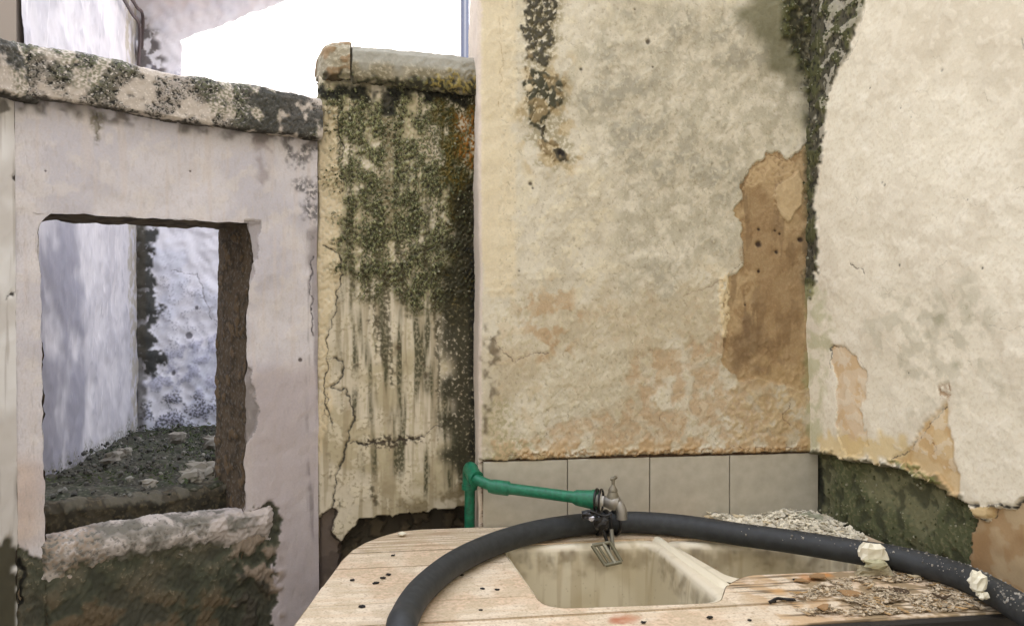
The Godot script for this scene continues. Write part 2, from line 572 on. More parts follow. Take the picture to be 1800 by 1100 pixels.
func build_passage() -> void:
	# side wall
	var s := Surf.new(SW, -0.02, 1.34, 0.7, 3.4, 300, c8(208, 206, 211), 11)
	s.streak = s.field(11, 1.6, 3, 5)
	s.lay(null, c8(174, 173, 182), 0.6, s.big, 0.35, 0.7)
	s.lay(null, c8(176, 175, 186), 0.2, s.streak, 0.45, 0.9)
	s.lay(null, c8(236, 234, 236), 0.5, s.field(40, 6, 3, 9), 0.70, 0.8)
	s.lay(null, c8(142, 142, 156), 0.3, s.mid, 0.6, 0.78, 0.0, s.streak, 0.4, 0.7)
	s.lay(s.region(s.pts([70, 380, 130, 380, 150, 620, 140, 860, 60, 900]), 0.03, 0.06), c8(130, 130, 144), 0.75, s.big, 0.0, 0.5)
	s.lay(s.region(s.pts([60, 840, 240, 735, 240, 770, 60, 910]), 0.02, 0.03), c8(112, 112, 98), 0.8, s.fine, 0.3, 0.6)
	s.lay(s.region(s.pts([222, 0, 244, 0, 244, 760, 228, 760]), 0.008, 0.01), c8(168, 160, 140), 0.7, s.mid, 0.3, 0.6)
	s.bump(s.big, 0.012); s.bump(s.mid, 0.004); s.bump(s.fine, 0.001)
	var t := thing("passage_side_wall", "tall lavender grey wall along the left of the passage, seen through the hatch", "wall", SW.at(0, 0))
	put("plaster", sheet(s, steps(0.0, 1.33, 0.008), steps(0.7, 3.4, 0.01), func(u: float, v: float): return SW.at(u, v, 0.0)), s.material(), t, Vector3.ZERO)
	put("masonry", block(SW, 0.0, 1.6, 0, 3.4, -0.28, -0.012), paint(c8(150, 140, 130)), t)
	# end wall
	var e := Surf.new(BW, -0.02, 2.7, 0.75, 3.5, 300, c8(240, 241, 250), 12)
	e.lay(null, c8(222, 227, 244), 0.6, e.big, 0.45, 0.7)
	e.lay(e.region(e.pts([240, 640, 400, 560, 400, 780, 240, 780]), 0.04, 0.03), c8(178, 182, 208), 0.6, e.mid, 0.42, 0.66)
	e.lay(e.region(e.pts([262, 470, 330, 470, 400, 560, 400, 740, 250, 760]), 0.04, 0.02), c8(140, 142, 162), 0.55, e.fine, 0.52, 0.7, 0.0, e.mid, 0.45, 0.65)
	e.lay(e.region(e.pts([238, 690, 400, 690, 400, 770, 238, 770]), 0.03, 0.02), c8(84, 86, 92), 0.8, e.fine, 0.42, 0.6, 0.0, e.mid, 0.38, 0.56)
	e.lay(e.region(e.pts([236, 380, 276, 380, 268, 480, 290, 540, 262, 580, 292, 630, 270, 670, 236, 640]), 0.016, 0.01), c8(48, 50, 42), 0.95, e.mid, 0.25, 0.45, 0.002)
	e.lay(e.region(e.pts([236, 380, 256, 380, 252, 760, 236, 760]), 0.006, 0.012), c8(84, 80, 70), 0.8)
	e.lay(e.region(e.pts([238, 30, 268, 40, 285, 110, 290, 140, 238, 140]), 0.02, 0.02), c8(70, 62, 58), 0.85, e.mid, 0.3, 0.5)
	e.lay(e.region(e.pts([270, 120, 400, 150, 420, 200, 260, 190]), 0.03, 0.03), c8(140, 142, 170), 0.6, e.fine, 0.45, 0.6)
	e.crack([300, 475, 345, 480, 370, 560, 395, 580], 0.004, 0.006, c8(120, 118, 130), 0.8)
	for p in [[330, 588, .016], [302, 655, .014], [345, 540, .01], [550, 100, .008], [549, 114, .008]]:
		e.stamp(e.uv(Vector2(p[0], p[1])), p[2], c8(70, 66, 76), 0.8, -0.003)
	e.bump(e.big, 0.02); e.bump(e.mid, 0.016); e.bump(e.fine, 0.003)
	t = thing("passage_end_wall", "high white wall at the end of the passage, sunlit at the top", "wall", BW.at(0, 0))
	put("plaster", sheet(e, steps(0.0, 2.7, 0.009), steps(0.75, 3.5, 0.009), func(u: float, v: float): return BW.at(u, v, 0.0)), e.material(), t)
	put("masonry", block(BW, -0.3, 3.2, 0, 3.52, -0.32, -0.025), paint(c8(160, 150, 140)), t)
	# roof verge over the end wall that shades its top
	var rf := SurfaceTool.new(); rf.begin(Mesh.PRIMITIVE_TRIANGLES); rf.set_smooth_group(-1)
	var k := [BW.at(-0.4, 2.43, -0.3), BW.at(-0.4, 2.43, 0.3), BW.at(1.9, 3.41, 0.3), BW.at(1.9, 3.41, -0.3)]
	var th := Vector3(0, 0.09, 0)
	for q in [[k[0], k[1], k[2], k[3]], [k[3] + th, k[2] + th, k[1] + th, k[0] + th], [k[1], k[1] + th, k[2] + th, k[2]], [k[2], k[2] + th, k[3] + th, k[3]], [k[3], k[3] + th, k[0] + th, k[0]], [k[0], k[0] + th, k[1] + th, k[1]]]:
		for v in [q[0], q[1], q[2], q[0], q[2], q[3]]: rf.add_vertex(v)
	rf.generate_normals()
	tag(put("roof_verge", rf.commit(), paint(c8(190, 150, 120))), "sloping tiled roof edge above the end wall of the passage", "roof")
	# floor of the passage: rough earth and moss, above the sill
	var g := Surf.new(null, -2.2, 1.4, 1.4, 3.7, 260, c8(62, 60, 48), 13)
	g.lay(null, c8(44, 50, 30), 0.8, g.mid, 0.42, 0.6)
	g.lay(null, c8(112, 110, 100), 0.7, g.fine, 0.62, 0.74)
	g.lay(null, c8(34, 34, 28), 0.8, g.fine, 0.4, 0.28)
	g.bump(g.big, 0.03); g.bump(g.mid, 0.014); g.bump(g.fine, 0.010); g.bump(g.grain, 0.006)
	var lip := func(u: float, v: float): 
		var p := Vector2(u, v)
		var o: float = (p - LW.a).dot(LW.n)
		var y := FLOOR2 - 0.05 * smoothstep(1.9, 3.1, v)
		if o > -0.135:
			p -= LW.n * (o + 0.135); y = FLOOR2 - 0.002 if o < -0.12 else 0.3
		return Vector3(p.x, y, -p.y)
	struct(put("passage_floor", sheet(g, steps(-2.0, 1.3, 0.012), steps(1.42, 3.6, 0.012), lip), g.material(), null))
	rubble()
	# drain pipe and cables
	var pt := PackedVector3Array()
	for i in 12: pt.append(BW.at(2.7, 0.7 + i * 0.27, 0.05))
	var dp0: Vector2 = BW.px(816, 60)
	for i in 12: pt[i] = BW.at(dp0.x, 0.7 + i * 0.27, 0.045)
	var dp := thing("drain_pipe", "slim blue grey pipe up the sunlit white wall, beside the plaster wall's edge", "pipe", pt[0])
	put("pipe", tube(pt, 0.017, 14), paint(c8(58, 66, 88), 0.5), dp)
	for y in [1.6, 2.35]:
		put("bracket", tube(PackedVector3Array([BW.at(dp0.x, y, 0.045), BW.at(dp0.x, y + 0.03, 0.045)]), 0.022, 14), paint(c8(90, 96, 112), 0.5), dp)
	for q in [[[200, -18, 232, 48], "left one"], [[214, -18, 238, 30], "right one"]]:
		var a: Vector2 = SW.px(q[0][0], q[0][1]); var b: Vector2 = SW.px(q[0][2], q[0][3])
		var pa := smooth_path(PackedVector3Array([SW.at(a.x, a.y + 0.05, 0.02), SW.at(a.x, a.y, 0.02), SW.at((a.x + b.x) * 0.5, (a.y + b.y) * 0.5 - 0.012, 0.03), SW.at(b.x, b.y, 0.03), SW.at(b.x + 0.03, b.y - 0.14, 0.02)]))
		tag(put("cable", tube(pa, 0.006, 8), paint(c8(84, 72, 74), 0.6)), "thin dark cable sagging down to the passage corner, %s of the two" % q[1], "cable", "cables above the passage")

func rubble() -> void:
	var stone := paint(Color(1, 1, 1)); stone.vertex_color_use_as_albedo = true
	var xs := []; var cs := []
	for i in 2600:
		var p := Vector2(rnd.randf_range(-1.6, -0.2), rnd.randf_range(1.75, 3.3))
		if (p - LW.a).dot(LW.n) > -0.14 or (p - SW.a).dot(SW.n) < 0.0: continue
		var r := 0.0018 + 0.0055 * pow(rnd.randf(), 4.0)
		xs.append(tilted(Vector3(p.x, FLOOR2 - 0.05 * smoothstep(1.9, 3.1, p.y) + rnd.randf_range(0.004, 0.018), -p.y), 0.9, Vector3(r, r * 0.7, r) * 2.0))
		var k := 0.05 + 0.22 * pow(rnd.randf(), 3.0)
		cs.append(Color(k, k * 0.98, k * 0.85))
	scatter("gravel", chunk(Vector3.ONE, 3, 0.35, 4), stone, xs, cs)
	tag(get_node("gravel"), "small stones and crumbs strewn over the passage floor", "gravel")
	xs = []; cs = []
	for i in 5200:
		var p := Vector2(rnd.randf_range(-1.6, -0.2), rnd.randf_range(1.75, 3.3))
		if (p - LW.a).dot(LW.n) > -0.14 or (p - SW.a).dot(SW.n) < 0.0: continue
		if sin(p.x * 9.0 + p.y * 4.0) + sin(p.y * 11.0 - p.x * 5.0) < -0.2: continue
		var r := rnd.randf_range(0.003, 0.009)
		xs.append(tilted(Vector3(p.x, FLOOR2 - 0.05 * smoothstep(1.9, 3.1, p.y) + rnd.randf_range(0.003, 0.024), -p.y), 1.1, Vector3(r, r, r * 0.8)))
		var k := rnd.randf()
		cs.append(Color(0.03 + 0.05 * k, 0.045 + 0.06 * k, 0.02 + 0.02 * k))
	scatter("ground_moss", flake(1.0, 0.06, 5), stone, xs, cs)
	tag(get_node("ground_moss"), "low green moss and tiny leaves on the passage floor", "moss")
	for q in [[360, 830, .07], [335, 838, .05], [345, 822, .04], [195, 805, .045], [310, 770, .05], [375, 778, .06], [215, 795, .035], [260, 850, .03]]:
		var p := on_level(q[0], q[1], FLOOR2 + 0.02)
		var names := {360: "pale broken stone beside the right jamb of the hatch, largest there", 335: "small grey stone left of the largest stone by the hatch jamb", 345: "small stone just behind the largest stone by the hatch jamb", 195: "flat pale stone at the foot of the passage side wall", 310: "grey stone at the foot of the end wall, under its dark stains", 375: "pale stone at the foot of the end wall, nearest the hatch jamb", 215: "small stone further along the passage side wall's foot", 260: "small low stone in the middle of the mossy passage floor"}
		var o := put("stone", chunk(Vector3(q[2], q[2] * 0.6, q[2] * 0.7), int(q[0]), 0.4, 7), paint(c8(140, 136, 126)), null, p)
		tag(o, names[q[0]], "stone", "stones on the passage floor")

# ------------------------------------------------------------------ low wall with the hatch
func build_low_wall() -> void:
	var s := Surf.new(LW, -0.01, LL + 0.02, 0.0, 1.80, 560, c8(204, 199, 200), 21)
	s.lay(null, c8(184, 180, 186), 0.7, s.big, 0.4, 0.7)
	s.lay(null, c8(212, 205, 199), 0.5, s.mid, 0.5, 0.7)
	s.lay(null, c8(200, 190, 184), 0.5, s.streak, 0.55, 0.75)
	s.lay(null, c8(184, 174, 168), 0.3, s.fine, 0.62, 0.72)
	s.lay(s.region(s.pts([20, 800, 80, 800, 80, 960, 20, 960]), 0.02, 0.05), c8(192, 168, 148), 0.6)
	s.lay(s.region(s.pts([430, 650, 560, 650, 560, 1120, 430, 1120]), 0.03, 0.06), c8(174, 163, 163), 0.75)
	# mould under the coping and by the pier
	s.lay(s.region(s.pts([30, 172, 560, 240, 560, 262, 30, 192]), 0.01, 0.014), c8(72, 64, 56), 0.75, s.mid, 0.3, 0.6)
	s.lay(s.region(s.pts([505, 245, 565, 245, 565, 420, 540, 400, 515, 330]), 0.02, 0.014), c8(84, 82, 84), 0.85, s.mid, 0.3, 0.6, 0.0, s.fine, 0.25, 0.6)
	s.lay(s.region(s.pts([540, 400, 562, 400, 556, 1000, 540, 900]), 0.006, 0.012), c8(110, 102, 104), 0.6, s.streak, 0.3, 0.6)
	s.crack([552, 450, 548, 520, 550, 590], 0.003, 0.004, c8(56, 50, 52), 0.9)
	s.crack([170, 200, 172, 245], 0.0025, 0.003, c8(70, 66, 52), 0.8)
	s.lay(s.region(s.pts([158, 195, 186, 195, 176, 250, 166, 250]), 0.008, 0.008), c8(104, 98, 78), 0.7, s.fine, 0.3, 0.6)
	s.lay(s.region(s.pts([445, 240, 475, 245, 470, 320, 455, 330]), 0.012, 0.012), c8(140, 128, 128), 0.6, s.mid, 0.35, 0.6)
	for p in [[527, 632, .006], [80, 300, .003], [335, 300, .003]]:
		s.stamp(s.uv(Vector2(p[0], p[1])), p[2], c8(70, 58, 56), 0.9, -0.002)
	# grey bare patches beside the right jamb
	var bare := s.region(s.pts([425, 640, 440, 650, 446, 690, 452, 735, 440, 775, 425, 790]), 0.008)
	s.lay(bare, c8(134, 128, 126), 0.95, null, 0, 1, -0.004)
	bare = s.region(s.pts([425, 385, 458, 390, 452, 440, 440, 500, 425, 540]), 0.008)
	s.lay(bare, c8(150, 144, 144), 0.8, null, 0, 1, -0.004)
	s.lay(null, c8(176, 168, 164), 0.3, s.field(70, 20, 4, 53), 0.66, 0.76, -0.0004)
	# bare cement below the sill
	var low := s.region(s.pts([-40, 930, 20, 960, 80, 985, 250, 955, 420, 905, 488, 880, 490, 930, 478, 1000, 482, 1050, 470, 1200, 470, 1700, -40, 1700]), 0.012, 0.004)
	s.lay(low, c8(82, 80, 66), 1.0, null, 0, 1, -0.006)
	s.lay(low, c8(66, 70, 54), 0.8, s.big, 0.35, 0.6, 0.0)
	s.lay(low, c8(104, 98, 80), 0.5, s.mid, 0.54, 0.74, 0.002)
	s.lay(low, c8(50, 50, 40), 0.6, s.mid, 0.46, 0.28, -0.002)
	s.lay(low, c8(150, 142, 118), 0.55, s.fine, 0.68, 0.78, 0.002, s.mid, 0.4, 0.6)
	s.lay(s.region(s.pts([0, 1040, 470, 1020, 470, 1200, 0, 1200]), 0.04, 0.05), c8(96, 78, 56), 0.65, s.mid, 0.35, 0.6)
	s.lay(s.region(s.pts([400, 920, 490, 890, 480, 1120, 410, 1120]), 0.02, 0.02), c8(150, 134, 118), 0.75, s.mid, 0.42, 0.6, 0.004)
	s.lay(s.region(s.pts([412, 1000, 474, 1030, 470, 1140, 410, 1140]), 0.02, 0.01), c8(40, 42, 32), 0.85, s.mid, 0.35, 0.5)
	s.crack([30, 985, 32, 1040, 27, 1110], 0.006, 0.006, c8(22, 20, 14), 0.95, 0.01)
	s.bump(s.big, 0.012); s.bump(s.mid, 0.0016); s.bump(s.fine, 0.0006); s.bump(s.grain, 0.0003)
	s.lay(low, c8(60, 60, 48), 0.0, s.fine, 0.0, 1.0, 0.004)
	s.tint(s.grain, 0.12); s.tint(s.fine, 0.08); s.bump(s.grain, 0.0004)
	# the hatch: its rim in wall metres
	var t := thing("low_wall", "low lavender white wall with a ragged square hatch and mouldy coping", "wall", LW.at(0, 0))
	var ga := 130; var gb := 130 + 125; var gc := gb + 70
	var ra := 190; var rb := ra + 170; var rc := rb + 70
	var L0: Vector2 = LW.px(76, 930); var L1: Vector2 = LW.px(69, 400)
	var R0: Vector2 = LW.px(428, 890); var R1: Vector2 = LW.px(436, 400)
	var T0: Vector2 = LW.px(90, 374); var T1: Vector2 = LW.px(450, 394)
	var jn := FastNoiseLite.new(); jn.seed = 8; jn.frequency = 14.0; jn.fractal_octaves = 4
	var ul := func(v: float) -> float:
		var k := inverse_lerp(L0.y, L1.y, v)
		var c := maxf(0.0, (v - (L1.y - 0.01)) / 0.045)
		return lerpf(L0.x, L1.x, clampf(k, -0.1, 1.1)) + 0.026 * minf(c * c, 1.0) + jn.get_noise_2d(v, 0.3) * 0.004
	var ur := func(v: float) -> float:
		var k := inverse_lerp(R0.y, R1.y, v)
		var b := exp(-pow((v - 1.50) / 0.05, 2.0)) * 0.012
		return lerpf(R0.x, R1.x, clampf(k, -0.1, 1.1)) + b + jn.get_noise_2d(v, 5.3) * 0.007
	var vt := func(u: float) -> float:
		return lerpf(T0.y, T1.y, clampf(inverse_lerp(T0.x, T1.x, u), 0, 1)) + jn.get_noise_2d(u, 9.1) * 0.0035
	var vb := 0.90
	var us := PackedFloat32Array(); for i in gc + 1: us.append(i)
	var vs := PackedFloat32Array(); for j in rc + 1: vs.append(j)
	var v_bot := 0.0; var v_top := 1.80
	var warp := func(i: int, j: int) -> Vector2:
		var ub := lerpf(0.0, L0.x, float(i) / ga) if i <= ga else (lerpf(L0.x, R0.x, float(i - ga) / (gb - ga)) if i <= gb else lerpf(R0.x, LL, float(i - gb) / (gc - gb)))
		var top: float = vt.call(ub)
		var v: float = lerpf(v_bot, vb, float(j) / ra) if j <= ra else (lerpf(vb, top, float(j - ra) / (rb - ra)) if j <= rb else lerpf(top, v_top, float(j - rb) / (rc - rb)))
		var l: float = ul.call(v); var r: float = ur.call(v)
		var u: float = lerpf(0.0, l, float(i) / ga) if i <= ga else (lerpf(l, r, float(i - ga) / (gb - ga)) if i <= gb else lerpf(r, LL, float(i - gb) / (gc - gb)))
		return Vector2(u, v)
	put("plaster", sheet(s, us, vs, func(u: float, v: float): return LW.at(u, v, 0.0), warp, Rect2i(ga, ra, gb - ga, rb - ra)), s.material(), t)
	# masonry behind the plaster, left, right, above and below the hatch
	var rough := paint(c8(120, 105, 84))
	put("masonry", block(LW, 0.0, L1.x - 0.02, 0, 1.8, -0.19, -0.014), rough, t)
	put("masonry", block(LW, R1.x + 0.03, LL + 0.06, 0, 1.8, -0.19, -0.014), rough, t)
	put("masonry", block(LW, L1.x - 0.02, R1.x + 0.03, T0.y + 0.012, 1.8, -0.19, -0.014), rough, t)
	put("masonry", block(LW, L1.x - 0.02, R1.x + 0.03, 0, 0.835, -0.19, -0.016), rough, t)
	# the jambs and the head of the hatch
	var js := Surf.new(LW, 0.0, 0.25, 0.7, 1.60, 500, c8(82, 68, 50), 22)
	js.lay(null, c8(46, 38, 27), 0.8, js.mid, 0.4, 0.6)
	js.lay(null, c8(116, 94, 66), 0.6, js.mid, 0.6, 0.74, 0.002)
	js.lay(null, c8(120, 116, 110), 0.5, js.fine, 0.6, 0.75)
	js.bump(js.mid, 0.005); js.bump(js.fine, 0.002)
	var jm := js.material()
	var dn := steps(0.0, 0.19, 0.006)
	var jv := steps(0.76, 1.60, 0.006)
	put("jamb", sheet(js, dn, jv, func(u: float, v: float): return LW.at(lerpf(lerpf(R0.x, R1.x, clampf(inverse_lerp(L0.y, L1.y, v), 0.0, 1.0)), ur.call(v), u / 0.19), v, -0.19 + u)), jm, t)
	put("jamb", sheet(js, dn, jv, func(u: float, v: float): return LW.at(ul.call(v), v, -u)), jm, t)
	var hs := Surf.new(LW, L1.x - 0.1, R1.x + 0.1, 0.0, 0.25, 400, c8(104, 92, 74), 23)
	hs.lay(null, c8(60, 52, 42), 0.8, hs.mid, 0.4, 0.6)
	hs.bump(hs.mid, 0.008)
	put("lintel", sheet(hs, steps(L1.x - 0.01, R1.x + 0.03, 0.006), steps(0.0, 0.19, 0.006), func(u: float, v: float): return LW.at(u, vt.call(u), -v)), hs.material(), t)
	# the thick worn sill
	var prof := Curve2D.new()
	for p in [[-0.004, 0.845], [0.006, 0.872], [0.014, 0.898], [0.012, 0.920], [0.0, 0.932], [-0.022, 0.936], [-0.05, 0.932], [-0.09, 0.918], [-0.14, 0.908]]:
		prof.add_point(Vector2(p[0], p[1]), Vector2.ZERO, Vector2.ZERO)
	prof.bake_interval = 0.003
	var plen := prof.get_baked_length()
	var sl := Surf.new(LW, 0.0, 0.60, 0.0, plen + 0.01, 560, c8(150, 145, 138), 24)
	sl.lay(null, c8(100, 98, 88), 0.7, sl.mid, 0.5, 0.34)
	sl.lay(null, c8(196, 188, 182), 0.85, sl.mid, 0.56, 0.66)
	sl.lay(null, c8(70, 68, 60), 0.6, sl.fine, 0.36, 0.24, -0.001)
	sl.lay(sl.region(PackedVector2Array([Vector2(0, -0.1), Vector2(0.6, -0.1), Vector2(0.6, 0.040), Vector2(0, 0.03)]), 0.02, 0.016), c8(80, 80, 62), 0.85, sl.mid, 0.70, 0.45, -0.001)
	sl.lay(sl.region(PackedVector2Array([Vector2(0.36, 0.02), Vector2(0.6, 0.0), Vector2(0.6, 0.2), Vector2(0.40, 0.2)]), 0.02, 0.02), c8(190, 180, 174), 0.85, sl.mid, 0.2, 0.5)
	sl.lay(sl.region(PackedVector2Array([Vector2(0.0, 0.02), Vector2(0.16, 0.0), Vector2(0.12, 0.2), Vector2(0.0, 0.2)]), 0.03, 0.02), c8(166, 146, 126), 0.6, sl.fine, 0.4, 0.6)
	sl.bump(sl.big, 0.012); sl.bump(sl.mid, 0.009); sl.bump(sl.fine, 0.004); sl.bump(sl.grain, 0.0015)
	var sill_u0 := 0.02; var sill_u1 := LW.px(488, 890).x
	put("sill", sheet(sl, steps(sill_u0, sill_u1, 0.003), steps(0.0, plen, 0.003), func(u: float, v: float):
		var q := prof.sample_baked(v)
		var e := minf(smoothstep(sill_u0, sill_u0 + 0.03, u), 1.0 - smoothstep(sill_u1 - 0.035, sill_u1, u))
		var drop := 0.02 * sin(u * 7.0 + 0.8) * 0.3
		return LW.at(u, q.y + drop, lerpf(minf(q.x, -0.012), q.x, e))), sl.material(), t)
	# step up to the passage floor behind the sill
	var ks := Surf.new(LW, -0.1, 0.6, 0.82, 1.02, 500, c8(62, 56, 42), 25)
	ks.lay(null, c8(36, 34, 24), 0.8, ks.mid, 0.45, 0.6)
	ks.lay(null, c8(96, 86, 64), 0.6, ks.fine, 0.58, 0.7)
	ks.lay(ks.region(PackedVector2Array([Vector2(-0.1, 0.954), Vector2(0.6, 0.956), Vector2(0.6, 1.02), Vector2(-0.1, 1.02)]), 0.006, 0.003), c8(96, 92, 78), 0.7, ks.mid, 0.5, 0.66)
	ks.bump(ks.mid, 0.014); ks.bump(ks.fine, 0.005)
	put("step", sheet(ks, steps(-0.05, 0.56, 0.004), steps(0.86, 0.99, 0.004), func(u: float, v: float):
		var k := maxf(0.0, v - FLOOR2 + 0.008)
		return LW.at(u, minf(v, FLOOR2 + 0.006) + 0.006 * sin(u * 16.0) * smoothstep(0.90, 0.95, v), -0.118 - k * 1.6)), ks.material(), t)
	# coping along the top
	put("coping", coping_mesh(LW, -0.02, LL - 0.003, 26, 1.0), last_material, t)
	# left return wall
	var r := Surf.new(RT, 0.0, 0.92, 0.0, 1.82, 420, c8(226, 224, 220), 27)
	r.lay(null, c8(196, 190, 182), 0.7, r.big, 0.4, 0.7)
	r.lay(null, c8(168, 160, 150), 0.5, r.streak, 0.56, 0.72)
	r.lay(r.region(r.pts([-80, 930, 30, 960, 30, 1400, -80, 1500]), 0.02, 0.01), c8(76, 72, 56), 1.0, null, 0, 1, -0.005)
	r.lay(r.region(r.pts([-60, 170, 30, 178, 30, 205, -60, 200]), 0.01, 0.01), c8(70, 64, 54), 0.8, r.mid, 0.35, 0.55)
	for p in [[20, 515, .005], [25, 312, .006]]:
		r.stamp(r.uv(Vector2(p[0], p[1])), p[2], c8(60, 50, 44), 0.9, -0.003)
	r.crack([8, 525, 24, 512], 0.0025, 0.003)
	r.bump(r.mid, 0.003); r.bump(r.fine, 0.001)
	var t2 := thing("return_wall", "bright white side wall at the far left, joining the low wall", "wall", RT.at(0, 0))
	put("plaster", sheet(r, steps(0.0, 0.9, 0.005), steps(0.0, 1.81, 0.005), func(u: float, v: float): return RT.at(u, v, 0.0)), r.material(), t2)
	put("masonry", block(RT, -0.02, 0.9, 0, 1.8, -0.22, -0.012), rough, t2)
	put("coping", coping_mesh(RT, -0.1, 0.925, 28, 0.9), last_material, t2)

var last_material: Material
func coping_mesh(pl: Upright, u0: float, u1: float, sd: int, mould: float) -> ArrayMesh:
	var prof := Curve2D.new()
	for p in [[-0.02, 1.795], [0.026, 1.792], [0.033, 1.798], [0.036, 1.84], [0.036, 1.876], [0.032, 1.888], [0.022, 1.894], [-0.06, 1.903], [-0.15, 1.905], [-0.20, 1.895], [-0.215, 1.87], [-0.215, 1.80]]:
		prof.add_point(Vector2(p[0], p[1]))
	prof.bake_interval = 0.003
	var len := prof.get_baked_length()
	var s := Surf.new(pl, u0, u1, 0.0, len, 520, c8(186, 176, 164), sd)
	s.lay(null, c8(150, 144, 138), 0.7, s.mid, 0.4, 0.6)
	s.lay(null, c8(206, 202, 204), 0.8, s.big, 0.5, 0.62, 0.0, s.mid, 0.4, 0.6)
	var face := s.region(PackedVector2Array([Vector2(u0, 0.03), Vector2(u1, 0.03), Vector2(u1, 0.17), Vector2(u0, 0.17)]), 0.02, 0.012)
	var sp := s.field(120, 150, 4, 30)
	s.lay(face, c8(88, 84, 70), 0.75 * mould, s.mid, 0.40, 0.56, 0.0, s.big, 0.3, 0.55)
	s.lay(face, c8(58, 56, 44), 0.9 * mould, sp, 0.50, 0.60, -0.0012, s.mid, 0.34, 0.6)
	s.lay(face, c8(84, 92, 56), 0.7 * mould, sp, 0.52, 0.40, 0.001, s.big, 0.45, 0.6)
	s.lay(face, c8(22, 21, 16), 0.95 * mould, s.fine, 0.40, 0.32, -0.003, s.mid, 0.40, 0.52)
	s.lay(face, c8(222, 214, 204), 0.8, sp, 0.64, 0.72, 0.0016)
	s.lay(s.region(PackedVector2Array([Vector2(u1 - 0.2, 0.03), Vector2(u1, 0.03), Vector2(u1, 0.2), Vector2(u1 - 0.16, 0.2)]), 0.03, 0.03), c8(66, 66, 62), 0.85 * mould, s.mid, 0.35, 0.55)
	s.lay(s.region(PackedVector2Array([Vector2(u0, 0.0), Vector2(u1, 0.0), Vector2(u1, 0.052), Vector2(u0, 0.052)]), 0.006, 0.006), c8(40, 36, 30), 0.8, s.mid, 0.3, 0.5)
	s.bump(s.big, 0.010); s.bump(s.mid, 0.005); s.bump(s.fine, 0.0022); s.bump(s.grain, 0.001)
	last_material = s.material(0.95)
	return sheet(s, steps(u0, u1, 0.0035), steps(0.0, len, 0.0035), func(u: float, v: float):
		var q := prof.sample_baked(v)
		return pl.at(u, q.y + 0.003 * sin(u * 13.0), q.x))

